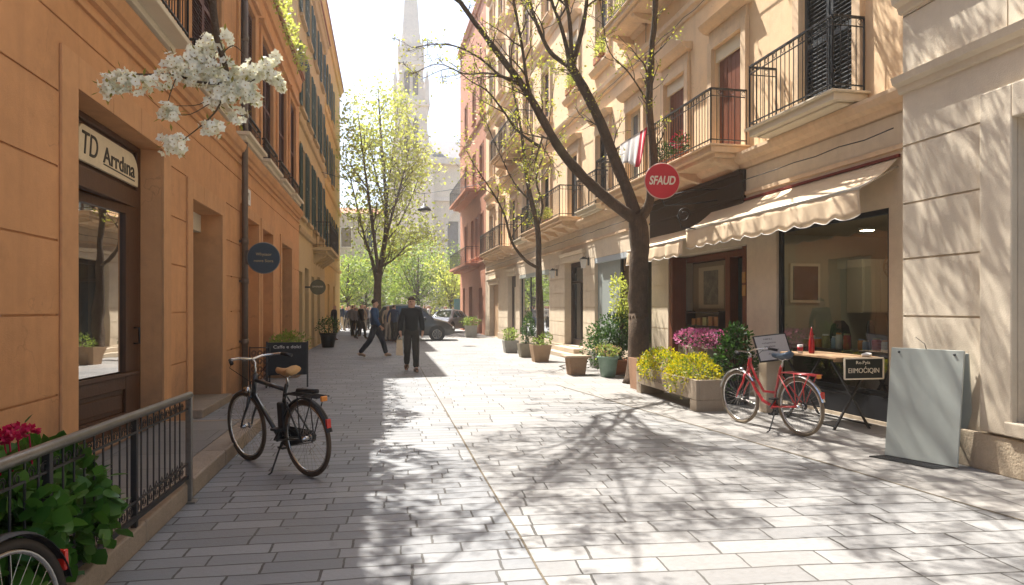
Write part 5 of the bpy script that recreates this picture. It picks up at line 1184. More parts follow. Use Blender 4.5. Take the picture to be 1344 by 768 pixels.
c = V((5.2, 14.9, 0)); p = pot('tall_shrub', 'big leafy shrub with yellow green top between the grey window and the plane tree', (c.x, c.y), .25, .32, .35, terracotta, cat='shrub')
foliage(p, 'foliage', [((c.x - .25, c.y, .65), (.5, .45, .5), 1500), ((c.x + .1, c.y, 1.05), (.5, .45, .42), 1200), ((c.x + .3, c.y + .1, .5), (.4, .4, .4), 700)], lf_dark, 37, .065, .045)
foliage(p, 'top_foliage', [((c.x + .12, c.y, 1.75), (.26, .26, .5), 500), ((c.x + .3, c.y + .1, 1.35), (.3, .3, .3), 350)], lf_bright, 38, .07, .05)
# flower trough
o = thing('flower_trough', 'long stone trough overflowing with yellow flowers', 'planter', (4.66, 10.4, 0))
m = MB(); X0, X1, Y0, Y1 = 4.43, 4.88, 9.22, 11.62
m.box((X0, Y0 + .002, .17), (X0 + .05, Y1, .46)); m.box((X1 - .05, Y0 + .002, .17), (X1, Y1, .46)); m.box((X0 + .05, Y0 + .002, .17), (X1 - .05, Y0 + .06, .46)); m.box((X0 + .05, Y1 - .06, .17), (X1 - .05, Y1, .46)); m.box((X0 + .05, Y0 + .06, .17), (X1 - .05, Y1 - .06, .24)); m.build('trough', concrete, o, bevel=.008)
for y in (Y0 - .0, Y1 - .22): m = MB(); m.box((X0 + .003, y + .004, 0), (X1 - .003, y + .22, .168)); m.build('foot', concrete, o, bevel=.008)
m = MB(); m.box((X0 + .05, Y0 + .06, .36), (X1 - .05, Y1 - .06, .41)); m.build('soil', soil, o)
text('lettering', 'Monteverde', surf('carved_lettering', (.2, .155, .11), .9, .1, 6, 0), o, (X0 - .002, 10.75, .33), (0, -1, 0), 1.05, .11, depth=.002, shear=.3)
r = random.Random(12); m = MB(); fm = MB()
for c, rad, n in (((4.66, 11.05, .55), (.30, .62, .26), 1500), ((4.66, 9.85, .54), (.30, .62, .25), 1500), ((4.42, 10.0, .40), (.10, .3, .18), 160), ((4.42, 11.0, .44), (.1, .4, .14), 160)):
    clump(m, c, rad, n // 2, .05, .026, r, up=.5); clump(fm, c, (rad[0] * 1.04, rad[1] * 1.04, rad[2] * 1.08), int(n * 1.25), .034, .030, r, shell_=.75, up=.6)
for k in range(8):
    x, y, z = X0 - .01, r.uniform(9.4, 11.5), .45
    for q in range(int(r.uniform(6, 18))): x += r.uniform(-.008, .002); y += r.uniform(-.018, .018); z -= .018; fm.leaf((x, y, z), (r.gauss(0, 1), r.gauss(0, 1), -.5), .03, .02, 0, V((1, 0, .3)))
m.build('foliage', leaf_mat('trough_leaf', (.14, .22, .02), (.28, .36, .03), .45), o, fixn=False); fm.build('flower', fl_yellow, o, fixn=False)
c = (4.74, 12.05); p = pot('tree_box', 'rust coloured square box at the far end of the flower trough', c, .19, .22, .58, surf('rust_box', (.33, .19, .115), .85, .2, 4, .2, 50, streak=.3), True)
o = thing('flower_box', 'tall stone box of pink and purple flowers behind the yellow trough', 'planter', (5.45, 11.0, 0))
m = MB(); m.box((5.22, 10.45, 0), (5.62, 11.6, .84)); m.build('box', pot_olive, o, bevel=.01)
r = random.Random(13); m = MB(); fm = MB()
for c, rad, n in (((5.42, 10.8, .93), (.32, .5, .20), 800), ((5.42, 11.3, .95), (.32, .45, .22), 800)): clump(m, c, rad, 260, .05, .03, r); clump(fm, c, rad, n, .042, .036, r, shell_=.8, up=.5)
m.build('foliage', lf_dark, o, fixn=False); fm.build('flower', fl_pink, o, fixn=False)
p = pot('potted_shrub', 'dark green shrub beside the cafe entrance, behind the red bicycle', (5.45, 9.95), .18, .24, .4, black_p)
foliage(p, 'foliage', [((5.43, 9.92, .62), (.34, .36, .42), 1000), ((5.45, 9.95, 1.0), (.22, .24, .28), 500)], lf_dark, 41, .075, .045)

# menu stand, cafe table, A-frame panel, grate
o = thing('menu_stand', 'tilted pale menu panel with a dark frame on a stone post beside the red bicycle', 'menu stand', (5.5, 9.0, 0))
m = MB(); m.box((5.36, 8.92, 0), (5.62, 9.12, .80)); m.build('post', ashlar, o, bevel=.01)
X = V((.98, -.16, 0)).normalized(); up = V((-.05, .42, .90)).normalized(); X = (X - up * X.dot(up)).normalized(); Z = X.cross(up); c0 = V((5.42, 8.86, .945))
def pr(a, b, h): return c0 + X * a + up * b + Z * h
m = MB(); m.prism([pr(-.245, -.20, -.012), pr(.245, -.20, -.012), pr(.245, .20, -.012), pr(-.245, .20, -.012)], Z * .018); m.build('panel_frame', iron, o, bevel=.004)
m = MB(); m.prism([pr(-.225, -.18, .0065), pr(.225, -.18, .0065), pr(.225, .18, .0065), pr(-.225, .18, .0065)], Z * .004); m.build('panel', surf('menu_paper', (.50, .49, .47), .6, .05, 4, 0), o)
for k, (s_, w_) in enumerate((('MENU', .12), ('colazione', .2), ('insalata', .16), ('pasta fresca', .24), ('dolci', .1))): text('lettering', s_, dark_txt, o, pr(-.04, .13 - k * .055, .012), X, w_, .022, ydir=up, depth=.0005)
o = thing('cafe_table', 'wooden topped folding table with crossed dark legs outside the cafe window', 'table', (5.68, 8.0, 0))
TZ = .905
m = MB()
for k in range(5): m.box((5.385 + k * .12, 7.42, TZ - .028), (5.385 + k * .12 + .117, 8.62, TZ))
m.box((5.40, 7.46, TZ - .06), (5.97, 7.50, TZ - .029)); m.box((5.40, 8.54, TZ - .06), (5.97, 8.58, TZ - .029)); m.build('tabletop', surf('table_wood', (.42, .27, .15), .6, .15, 3, .1, 40, grain=.4), o, bevel=.004)
for y in (7.52, 8.5):
    m = MB(); m.bar((5.42, y, 0), (5.94, y, TZ - .06), .028, .022); m.bar((5.94, y + .03, 0), (5.42, y + .03, TZ - .06), .028, .022); m.build('leg', iron, o)
m = MB(); m.bar((5.68, 7.5, .42), (5.68, 8.55, .42), .016, .016); m.bar((5.42, 7.52, .05), (5.42, 8.53, .05), .016, .016); m.bar((5.94, 7.52, .05), (5.94, 8.53, .05), .016, .016); m.build('stretcher', iron, o)
o = thing('table_sign', 'black framed sign with white lettering hung on the near end of the cafe table', 'sign', (5.72, 7.4, .7))
m = MB(); m.box((5.46, 7.375, .645), (5.99, 7.395, .895)); m.build('sign_board', surf('sign_black', (.012, .016, .015), .45, .1, 5, .02, 60), o)
m = MB()
for a, b in (((5.46, .645), (5.99, .645)), ((5.46, .895), (5.99, .895)), ((5.46, .645), (5.46, .895)), ((5.99, .645), (5.99, .895))): m.bar((a[0], 7.372, a[1]), (b[0], 7.372, b[1]), .016, .016)
m.build('frame', pale_letter, o)
text('lettering', 'Ro.Pyia', pale_letter, o, (5.715, 7.373, .838), (1, 0, 0), .19, .05, depth=.002); text('lettering', 'EIIMOĆIQIN', pale_letter, o, (5.725, 7.373, .752), (1, 0, 0), .42, .09, depth=.002)
def lathe_thing(name, label, cat, c, parts, group=None):
    o = thing(name, label, cat, c, 0, group)
    for pn, prof, mt in parts: m = MB(); m.lathe(prof, (0, 0, 0), 16); m.build(pn, mt, o, local=True)
    return o
sauce = surf('sauce_red', (.32, .01, .012), .3, .1, 5, 0, spec=.5)
lathe_thing('sauce_bottle', 'tall red sauce bottle with a pointed nozzle standing on the cafe table', 'bottle', (5.55, 8.15, TZ + .001), [('bottle', [(.035, 0), (.037, .02), (.037, .16), (.026, .20), (.024, .215)], sauce), ('cap', [(.027, .216), (.024, .25), (.010, .32), (.006, .345)], sauce)])
lathe_thing('cup', 'white cup with a red band on the cafe table beside the sauce bottle', 'cup', (5.43, 8.22, TZ + .001), [('cup', [(.03, 0), (.038, .11), (.036, .112)], white_p), ('sleeve', [(.034, .03), (.038, .085)], sauce)])
o = thing('napkin', 'crumpled white paper napkin on the near edge of the cafe table', 'napkin', (5.86, 7.5, TZ))
r = random.Random(4); m = MB(); m.ball((0, 0, .022), (.075, .05, .024), 14); m.v = [(x + r.uniform(-.008, .008), y + r.uniform(-.008, .008), max(.001, z + r.uniform(-.007, .007))) for x, y, z in m.v]; m.build('paper', white_p, o, local=True)
o = thing('sandwich_board', 'blank grey green A-frame board leaning in front of the stone building', 'sandwich board', (5.1, 5.8, 0))
A = V((4.97, 6.10, .02)); Bq = V((5.225, 5.47, .02)); ax = (Bq - A).normalized(); nb = V((-ax.y, ax.x, 0)); nb = nb if nb.x > 0 else -nb; upb = (V((0, 0, 1.08)) + nb * .13).normalized()
m = MB(); L = (Bq - A).length; m.prism([A, Bq, Bq + upb * 1.09, A + upb * 1.09], nb * .022); m.build('front_panel', grey_panel, o, bevel=.004)
A2 = A + nb * .33; B2 = Bq + nb * .33; up2 = (V((0, 0, 1.06)) - nb * .12).normalized(); m = MB(); m.prism([A2, B2, B2 + up2 * 1.06, A2 + up2 * 1.06], nb * .02); m.build('rear_panel', grey_panel, o, bevel=.004)
m = MB()
for t in (.12, .88): q = A.lerp(Bq, t) + upb * 1.05; m.tube([q - nb * .01, q + nb * .12], .012, 6)
m.tube([A.lerp(Bq, .5) + upb * 1.09, A.lerp(Bq, .45) + upb * 1.14 + nb * .03, A.lerp(Bq, .3) + upb * 1.2 + nb * .06], .004, 4); m.build('hinge', iron, o)
o = thing('drain_grate', 'dark iron drain grate in the pavement below the grey green board', 'grate', (5.0, 5.75, 0))
m = MB()
for k in range(9): m.bar((4.80 + k * .028, 6.10 - k * .0, .012), (5.02 + k * .028, 5.52, .012), .012, .008)
for k in range(8): t = k / 7; m.bar((4.80 + .22 * t, 6.10 - .58 * t, .013), (5.03 + .22 * t, 6.10 - .58 * t, .013), .010, .008)
m.build('bars', iron, o)

# cafe interior
def onR(s, w, z): return RF(s, w, z)
o = thing('framed_picture', 'dark picture in a pale frame on the side wall inside the cafe', 'picture', onR(3.83, -1.05, 1.95))
m = mbf(RF); m.box((3.80, -1.34, 1.60), (3.845, -.75, 2.29)); m.build('picture_frame', cream, o, bevel=.008)
m = mbf(RF); m.box((3.792, -1.29, 1.65), (3.799, -.80, 2.24)); m.build('canvas', surf('dark_canvas', (.012, .012, .014), .6, .5, 4, .05, 20, stain=(.06, .06, .075), stain_amt=.8), o)
o = thing('wall_cabinet', 'cream wall cabinet hanging at the back of the cafe', 'cabinet', onR(3.7, -2.3, 1.5))
m = mbf(RF); m.box((3.45, -2.6, 1.42), (3.84, -1.9, 2.36)); m.build('cabinet_body', cream, o, bevel=.008); m = mbf(RF); m.box((3.43, -2.58, 1.44), (3.448, -2.26, 2.34)); m.box((3.43, -2.24, 1.44), (3.448, -1.92, 2.34)); m.build('cabinet_door', cream, o, bevel=.004)
o = thing('counter', 'dark wooden counter board running along the inside of the cafe window', 'counter', onR(1.9, -.45, 0))
m = mbf(RF); m.box((.62, -.75, .86), (3.6, -.2, .90)); m.build('counter_top', dark_wood, o, bevel=.005); m = mbf(RF); m.box((.62, -.72, .06), (3.6, -.66, .858)); m.build('front_panel', dark_wood, o)
o = thing('ceiling_lamp', 'small lit ceiling lamp inside the cafe', 'lamp', onR(2.6, -1.3, 2.78))
m = MB(); q = onR(2.6, -1.3, 0); m.lathe([(.12, 2.74), (.12, 2.786)], q, 20); m.build('lamp_body', cream, o); m = MB(); m.lathe([(.0, 2.732), (.10, 2.738)], q, 20, cap=False); m.build('diffuser', emit_mat('warm_lamp_glow', (1, .85, .62), 26), o)
r = random.Random(31); jm = [surf('jar_olive', (.3, .26, .10), .4, .15, 6, 0), surf('jar_orange', (.5, .2, .03), .35, .15, 6, 0), white_p, surf('jar_blue', (.25, .34, .45), .4, .15, 6, 0), sauce, surf('jar_pale', (.5, .48, .42), .4, .1, 6, 0)]
lab = ['olive jar on the cafe window counter', 'orange jar on the cafe window counter', 'white cup on the cafe window counter', 'pale blue pot on the cafe window counter', 'red jar on the cafe window counter', 'cream pot on the cafe window counter']
for k, (s, kd) in enumerate(((2.86, 0), (2.66, 2), (2.52, 1), (2.34, 0), (2.18, 3), (2.02, 5), (1.88, 4), (1.72, 1), (1.56, 3), (1.40, 4), (1.24, 5), (1.10, 3), (.95, 2), (.8, 3))):
    h = r.uniform(.12, .24); rr2 = r.uniform(.045, .065); j = thing('jar', lab[kd], 'jar', onR(s, -.34 - r.uniform(0, .15), .901), 0, lab[kd].split(' on ')[0] + 's on the cafe counter')
    m = MB(); m.lathe([(rr2 * .9, 0), (rr2, .02), (rr2, h * .8), (rr2 * .75, h * .9)], (0, 0, 0), 14); m.build('jar_body', jm[kd], j, local=True); m = MB(); m.lathe([(rr2 * .8, h * .9), (rr2 * .8, h)], (0, 0, 0), 14); m.build('lid', jm[(kd + 2) % 6], j, local=True)
for k, (s, w_) in enumerate(((2.95, -1.25), (2.55, -1.6))):
    q = onR(s, w_, .05); o = thing('cafe_chair', ['dark round backed chair inside the cafe, nearer the picture', 'dark round backed chair inside the cafe, nearer the wall cabinet'][k], 'chair', q, TH + .6 * k)
    m = MB(); m.lathe([(0, .62), (.2, .62), (.2, .66), (0, .66)], n=20, cap=False); m.build('seat', black_p, o, local=True)
    for a in range(4): m = MB(); t = PI / 4 + a * PI / 2; m.tube([(.15 * math.cos(t), .15 * math.sin(t), .62), (.2 * math.cos(t), .2 * math.sin(t), 0)], .014, 6); m.build('leg', black_p, o, local=True)
    m = MB(); vs = []
    pts = [(-.19, .17, .68), (.19, .17, .68), (.20, .2, 1.0), (.16, .21, 1.16), (.08, .22, 1.25), (-.08, .22, 1.25), (-.16, .21, 1.16), (-.20, .2, 1.0)]; m.prism(pts, (0, .03, 0)); m.build('backrest', black_p, o, local=True, bevel=.01)
o = thing('hanging_ornament', 'round woven wire ball hanging by the edge of the cafe window', 'ornament', onR(.80, -.32, 2.05)); q = onR(.80, -.32, 2.05); m = MB()
for k in range(9):
    t = k * PI / 9; m.tube([q + V((math.cos(a) * math.cos(t), math.cos(a) * math.sin(t), math.sin(a))) * .2 for a in [j * PI / 14 for j in range(28)]], .006, 4, closed=True)
for z in (-.12, -.04, .04, .12): rz = math.sqrt(.04 - z * z); m.tube([q + V((math.cos(a) * rz, math.sin(a) * rz, z)) for a in [j * PI / 12 for j in range(24)]], .005, 4, closed=True)
m.tube([q + V((0, 0, .2)), q + V((0, 0, .72))], .003, 4); m.build('wire_ball', surf('wicker', (.4, .3, .18), .7, .2, 8, .1), o)
o = thing('poster', 'faded drawing pinned up in the cafe entrance', 'poster', onR(6.0, -.43, 1.9)); m = mbf(RF); m.box((5.5, -.438, 1.50), (6.55, -.43, 2.36)); m.build('sheet', surf('poster_paper', (.34, .28, .18), .8, .1, 2, 0), o)
m = mbf(RF); m.box((5.72, -.429, 1.58), (6.33, -.427, 2.28)); m.build('drawing', surf('drawing_ink', (.15, .135, .10), .9, .6, 6, 0), o)
o = thing('shelf_unit', 'wooden shelves of boxes and jars in the cafe entrance', 'shelves', onR(6.0, -.35, .56)); m = mbf(RF)
for z in (.57, .85, 1.12, 1.40): m.box((5.35, -.43, z), (6.7, -.22, z + .03))
for s in (5.33, 6.7): m.box((s, -.43, .57), (s + .03, -.22, 1.45))
m.build('shelf', dark_wood, o, bevel=.003)
r = random.Random(6)
for z, kinds, h in ((1.15, (1, 1, 0, 1, 1), .2), (.88, (3, 5, 3, 5, 2, 3, 5), .18), (.60, (5, 3, 5, 2, 5), .16)):
    n = len(kinds)
    for i, kd in enumerate(kinds):
        s = 5.45 + 1.2 * (i + .2) / n; g = thing('box', ['olive box', 'orange brown box', 'white box', 'pale blue box', 'red box', 'cream box'][kd] + {1.15: ' on the top shelf', .88: ' on the middle shelf', .60: ' on the lowest shelf'}[z] + ' in the cafe entrance', 'box', onR(s, -.32, z + .001), 0, ['olive', 'orange', 'white', 'blue', 'red', 'cream'][kd] + ' boxes on the entrance shelves ' + str(('low', 'mid', 'top')[0 if z < .7 else 1 if z < 1 else 2]))
        m = mbf(RF); m.box((s - .07, -.40, z + .001), (s + .08, -.26, z + h * r.uniform(.7, 1))); m.build('carton', (surf('carton_brown', (.30, .14, .05), .7, .2, 5, 0) if kd == 1 else jm[kd]), g, bevel=.004)
o = thing('notice_plate', 'small amber notice plates on the brown post of the cafe entrance', 'sign', onR(3.98, .03, 1.9)); m = mbf(RF); m.box((3.93, .029, 1.95), (4.04, .04, 2.14)); m.box((3.93, .029, 1.72), (4.04, .04, 1.91)); m.build('plate', surf('amber_plate', (.35, .18, .05), .5, .3, 12, 0), o, bevel=.003)
# wall lamps
for s, z, lb in ((12.55, 2.9, 'iron lantern on the stone wall left of the dark double door, beside the grey window'), (16.0, 2.75, 'smaller iron wall lamp between the dark double door and the teal window')):
    o = thing('wall_lamp', lb, 'lamp', onR(s, .05, z)); m = mbf(RF); m.box((s - .05, .031, z - .12), (s + .05, .05, z + .12)); m.tube([(s, .05, z + .05), (s, .14, z + .14), (s, .2, z + .08)], .010, 6); m.build('bracket', iron, o)
    m = mbf(RF); m._add([(s + a * .05, .2 + b * .05, z - .2) for a, b in ((-1, -1), (1, -1), (1, 1), (-1, 1))] + [(s + a * .08, .2 + b * .08, z + .06) for a, b in ((-1, -1), (1, -1), (1, 1), (-1, 1))], [(0, 1, 2, 3), (4, 5, 6, 7), (0, 1, 5, 4), (1, 2, 6, 5), (2, 3, 7, 6), (3, 0, 4, 7)]); m.build('lantern_glass', lamp_glass, o)
    m = mbf(RF); m._add([(s - .1, .1, z + .062), (s + .1, .1, z + .062), (s + .1, .3, z + .062), (s - .1, .3, z + .062), (s, .2, z + .15)], [(0, 1, 2, 3), (0, 1, 4), (1, 2, 4), (2, 3, 4), (3, 0, 4)]); m.build('cap', iron, o)
# balcony cloth and balcony plants
o = thing('hanging_cloth', 'white and red striped cloth draped over the long balcony railing', 'cloth', onR(7.3, .74, 5.0)); wv = []
m = mbf(RF); n = 34; kk = 10; s0, s1 = 6.5, 8.05
def cl_pt(i, j):
    t = i / n; q = j / kk; s = s0 + (s1 - s0) * t + .25 * q * (1 - t); return (s, .745 + .018 + .03 * math.sin(t * 26 + q) * q + .02 * q, 5.285 - (.62 + .12 * math.sin(t * 5 + 1)) * q)
for i in range(n):
    for j in range(kk): m.quad(cl_pt(i, j), cl_pt(i + 1, j), cl_pt(i + 1, j + 1), cl_pt(i, j + 1), 1 if i < 8 and i not in (3, 4) else (2 if 18 < i < 23 else 0))
for i in range(n): a = cl_pt(i, 0); b_ = cl_pt(i + 1, 0); m.quad(a, b_, (b_[0], .69, 5.285), (a[0], .69, 5.285), 1 if i < 8 and i not in (3, 4) else 0)
m.sm = [True] * len(m.sm); f = m.build('sheet', [cloth('white_cloth', (.66, .63, .60)), cloth('crimson_cloth', (.55, .03, .06)), cloth('grey_cloth', (.36, .35, .36))], o, fixn=False, weld=True); sd = f.modifiers.new('cloth', 'SOLIDIFY'); sd.thickness = .004
def balcony_plant(label, s, w_, z, seed, fm=None, lm=lf_dark, big=.3):
    o = thing('potted_plant', label, 'plant', onR(s, w_, z)); m = mbf(RF); m.box((s - .28, w_ - .09, z + .002), (s + .28, w_ + .09, z + .2)); m.build('window_box', terracotta, o, bevel=.008)
    r = random.Random(seed); q = onR(s, w_, z + .32); m = MB(); clump(m, q, (.14, .36, big), 420, .06, .04, r); m.build('foliage', lm, o, fixn=False)
    if fm: m = MB(); clump(m, q + V((-.06, -.1, .12)), (.14, .22, .16), 160, .04, .036, r, shell_=.8); m.build('flower', fm, o, fixn=False)
balcony_plant('window box with bright pink flowers on the long balcony beside the draped cloth', 5.55, .52, 4.32, 51, fl_red)
balcony_plant('window box of dark leaves and cream flowers on the long balcony, behind the cloth', 6.3, .52, 4.32, 52, leaf_mat('cream_flower', (.6, .4, .25), (.7, .6, .5), .3))
balcony_plant('tall leafy plant filling the far end of the balcony above the dark double door', 17.9, .5, 4.32, 53, None, lf_dark, .5)
balcony_plant('bushy green plant on the balcony above the teal window', 17.1, .5, 4.32, 54, None, lf_mid, .45)
balcony_plant('small yellow green plant amid the balcony above the dark double door', 15.6, .5, 4.32, 55, None, lf_bright, .3)
for s, z, k in ((11.3, 8.35, 0), (9.0, 8.43, 1), (14.1, 8.35, 2)):
    balcony_plant(['spring green plant on the sill of an upper window behind the bare tree', 'yellow green plant on the upper balcony at the top of the picture', 'straggly green plant on the upper sill to the left of the forked tree'][k], s, .14 if k != 1 else .4, z, 60 + k, None, lf_bright, .35)
# hanging street lamp
o = thing('street_lamp', 'dark bell shaped street lamp hanging from a wire across the street end', 'lamp', (gx(557, 30), 30, 5.8)); c = at(557, 275, 30)
m = MB(); m.lathe([(.30, -.05), (.29, 0), (.2, .10), (.08, .16), (.05, .26), (.0, .27)], c, 20); m.build('lamp_shade', iron, o); m = MB(); m.ball(c + V((0, 0, -.06)), (.13, .13, .08), 12); m.build('bulb', lamp_glass, o)
a = V((-2.65, 30, 7.3)); b_ = RF(23.3, 0, 7.6); m = MB()
m.tube([a.lerp(c + V((0, 0, .7)), t) - V((0, 0, .12 * math.sin(PI * t))) for t in [k / 8 for k in range(9)]], .012, 4); m.tube([(c + V((0, 0, .7))).lerp(b_, t) - V((0, 0, .12 * math.sin(PI * t))) for t in [k / 8 for k in range(9)]], .012, 4); m.tube([c + V((0, 0, .27)), c + V((0, 0, .7))], .01, 4); m.build('wire', iron, o)

# ------------------------------------------------------------------ people
def skin_mesh(name, J, bones, mat, parent, sub=1, root=None):
    names = list(J); idx = {k: i for i, k in enumerate(names)}
    me = bpy.data.meshes.new('tmp_skin'); me.from_pydata([J[k][:3] for k in names], [(idx[a], idx[b]) for a, b in bones], [])
    o = bpy.data.objects.new('tmp_skin', me); C.objects.link(o)
    o.modifiers.new('s', 'SKIN')
    for i, k in enumerate(names):
        r = J[k][3]; d = me.skin_vertices[0].data[i]; d.radius = (r, r) if not isinstance(r, tuple) else r; d.use_root = (k == (root or names[0]))
    if sub: s = o.modifiers.new('u', 'SUBSURF'); s.levels = sub; s.render_levels = sub
    dg = bpy.context.evaluated_depsgraph_get(); dg.update(); m2 = bpy.data.meshes.new_from_object(o.evaluated_get(dg))
    bpy.data.objects.remove(o); bpy.data.meshes.remove(me)
    m2.polygons.foreach_set('use_smooth', [True] * len(m2.polygons)); m2.materials.clear(); m2.name = name
    for m in (mat if isinstance(mat, list) else [mat]): m2.materials.append(m)
    if parent is False: return m2
    q = bpy.data.objects.new(name, m2); C.objects.link(q)
    if parent is not None: q.parent = parent
    return q
def pose_joints(stride=.0, arm=.0, turn=.0, bendl=0.0, bendr=0.0):
    """figure 1.75 m tall facing -Y; stride: +left foot forward; arm: swing of the arms"""
    J = {}
    J['pelvis'] = (0, 0, .95, (.13, .10)); J['waist'] = (0, -.005, 1.10, (.13, .105)); J['chest'] = (0, -.005, 1.30, (.158, .118)); J['upper'] = (0, .005, 1.42, (.12, .085)); J['neck'] = (0, .0, 1.51, .055)
    J['skull'] = (turn * .02, -.02, 1.60, (.072, .085)); J['crown'] = (turn * .02, -.012, 1.685, (.066, .078)); 
    for s, n in ((1, 'l'), (-1, 'r')):
        f = stride * s; ar = -arm * s
        J['sh' + n] = (s * .175, .01, 1.42, .062); J['el' + n] = (s * .245, .045 - ar * .16, 1.15, .045); J['wr' + n] = (s * .262, -.035 - ar * .34, .925 + abs(ar) * .05, .032); J['ha' + n] = (s * .258, -.065 - ar * .40, .85 + abs(ar) * .08, (.024, .04))
        J['hi' + n] = (s * .09, 0, .90, .092); 
        b = bendl if n == 'l' else bendr
        J['kn' + n] = (s * .095, -.03 - f * .22 - b * .12, .51 + b * .02, .064); J['an' + n] = (s * .10, .03 - f * .42 + b * .22, .09 + b * .16, .043); J['he' + n] = (s * .10, .055 - f * .42 + b * .24, .05 + b * .17, .036); J['to' + n] = (s * .115, -.13 - f * .42 + b * .1, .032 + b * .04 + (.03 if f > .5 else 0), .034)
    return J
BONES = [('pelvis', 'waist'), ('waist', 'chest'), ('chest', 'upper'), ('upper', 'neck'), ('neck', 'skull'), ('skull', 'crown')] + [(a + n, b + n) for n in 'lr' for a, b in (('sh', 'el'), ('el', 'wr'), ('wr', 'ha'), ('hi', 'kn'), ('kn', 'an'), ('an', 'to'), ('an', 'he'))] + [('upper', 'shl'), ('upper', 'shr'), ('pelvis', 'hil'), ('pelvis', 'hir')]
def sub_bones(keys): return [(a, b) for a, b in BONES if a in keys and b in keys]
def grow(J, keys, g, over={}):
    return {k: (J[k][0], J[k][1], J[k][2], tuple(x + g for x in J[k][3]) if isinstance(J[k][3], tuple) else J[k][3] + g) if k not in over else over[k] for k in keys}
def folds(o, size, amount):
    t = bpy.data.textures.new('folds', 'CLOUDS'); t.noise_scale = size; t.noise_depth = 3
    d = o.modifiers.new('folds', 'DISPLACE'); d.texture = t; d.strength = amount; d.mid_level = .5; return o
def person(label, loc, rotz, h, J, top_m, leg_m, shoe_m, collar=True):
    o = thing('person', label, 'person', loc, rotz); o.scale = (h / 1.765,) * 3
    JB = dict(J); bones = list(BONES)
    for s, n in ((1, 'l'), (-1, 'r')):                            # fingers and thumbs
        hx, hy, hz = J['ha' + n][:3]
        for k, (dy, ln) in enumerate(((-.030, .070), (-.010, .082), (.010, .078), (.028, .062))):
            JB['f%d%s' % (k, n)] = (hx - s * .006, hy + dy, hz - ln * .55, .0095); JB['g%d%s' % (k, n)] = (hx - s * .022, hy + dy + .002, hz - ln, .0085); bones += [('ha' + n, 'f%d%s' % (k, n)), ('f%d%s' % (k, n), 'g%d%s' % (k, n))]
        JB['t' + n] = (hx - s * .02, hy - .045, hz - .005, .011); JB['u' + n] = (hx - s * .03, hy - .058, hz - .038, .0095); bones += [('ha' + n, 't' + n), ('t' + n, 'u' + n)]
    JB['nose'] = (J['skull'][0], -.118, 1.602, .013); bones.append(('skull', 'nose')); JB['jaw'] = (J['skull'][0], -.07, 1.548, .035); bones.append(('skull', 'jaw'))
    for s in (1, -1): JB['ear%d' % s] = (J['skull'][0] + s * .086, 0, 1.61, .016); bones.append(('skull', 'ear%d' % s))
    for k_ in JB:
        if k_ in ('pelvis', 'waist', 'chest', 'upper') or k_[:2] in ('sh', 'el', 'hi', 'kn', 'an'):
            r_ = JB[k_][3]; JB[k_] = tuple(JB[k_][:3]) + (tuple(x * .78 for x in r_) if isinstance(r_, tuple) else r_ * .82,)
    skin_mesh('body', JB, bones, skin_m, o, 1)
    K = ['pelvis', 'waist', 'chest', 'upper', 'shl', 'ell', 'wrl', 'shr', 'elr', 'wrr']
    G = grow(J, K, .027); G['neck'] = (J['neck'][0], J['neck'][1] + .004, 1.495, .064); G['wrl'] = J['wrl'][:3] + (.054,); G['wrr'] = J['wrr'][:3] + (.054,); G['pelvis'] = (0, .0, .885, (.168, .138))
    folds(skin_mesh('sweater', G, sub_bones(K) + [('upper', 'neck')], top_m, o, 2), .10, .028)
    K = ['pelvis', 'hil', 'knl', 'anl', 'hir', 'knr', 'anr']
    G = grow(J, K, .024); G['pelvis'] = (0, 0, .95, (.142, .118)); G['belt'] = (0, -.002, 1.06, (.126, .095))
    for n in 'lr': G['an' + n] = J['an' + n][:3] + (.072,)
    folds(skin_mesh('trousers', G, sub_bones(K) + [('pelvis', 'belt')], leg_m, o, 2), .09, .022)
    for n in 'lr':
        G = grow(J, ['an' + n, 'he' + n, 'to' + n], .012); skin_mesh('shoe', G, sub_bones(list(G)), shoe_m, o, 1)
    x = J['skull'][0]; m = MB(); m.ball((x, .010, 1.672), (.084, .098, .086), 16); m.v = [(a + .004 * math.sin(40 * b + 60 * c), b + .004 * math.sin(55 * a), c + .007 * math.sin(70 * a + 50 * b) if b > -.03 else max(c, 1.712 + (c - 1.712) * .2)) for a, b, c in m.v]; m.build('hair', hair_m, o, local=True)
    m = MB()
    for s in (1, -1): m.ball((x + s * .03, -.098, 1.628), (.011, .008, .008), 8)
    m.build('eye', dark_txt, o, local=True)
    m = MB(); m.ball((x, -.1, 1.566), (.022, .008, .006), 8); m.build('mouth', surf('lip', (.35, .11, .09), .5, .1, 8, 0), o, local=True)
    return o
mp = ground_at(540, 488)
man = person('man in a black sweater and dark trousers walking towards the viewer with a paper bag', mp, 0, 1.80, pose_joints(.42, .22, .2, 0, .35), black_knit, dk_trouser, brown_shoe)
o = thing('paper_bag', 'tan paper carrier bag held by the man in black', 'bag', (mp.x - .30, mp.y - .05, .32)); m = MB(); x, y, z = mp.x - .27, mp.y - .02, .40
m._add([(x - .09, y - .13, z), (x + .07, y - .13, z), (x + .07, y + .13, z), (x - .09, y + .13, z), (x - .075, y - .135, z + .36), (x + .055, y - .135, z + .36), (x + .055, y + .135, z + .36), (x - .075, y + .135, z + .36)], [(0, 3, 2, 1), (0, 1, 5, 4), (1, 2, 6, 5), (2, 3, 7, 6), (3, 0, 4, 7)]); m.build('bag_body', paper, o)
m = MB()
for s in (-.07, .05): m.tube([(x + s, y - .06, z + .36), (x + s * .4, y - .03, z + .47), (x + s * .4, y + .03, z + .47), (x + s, y + .06, z + .36)], .004, 5)
m.build('handle', paper, o)
bp = ground_at(492, 469)
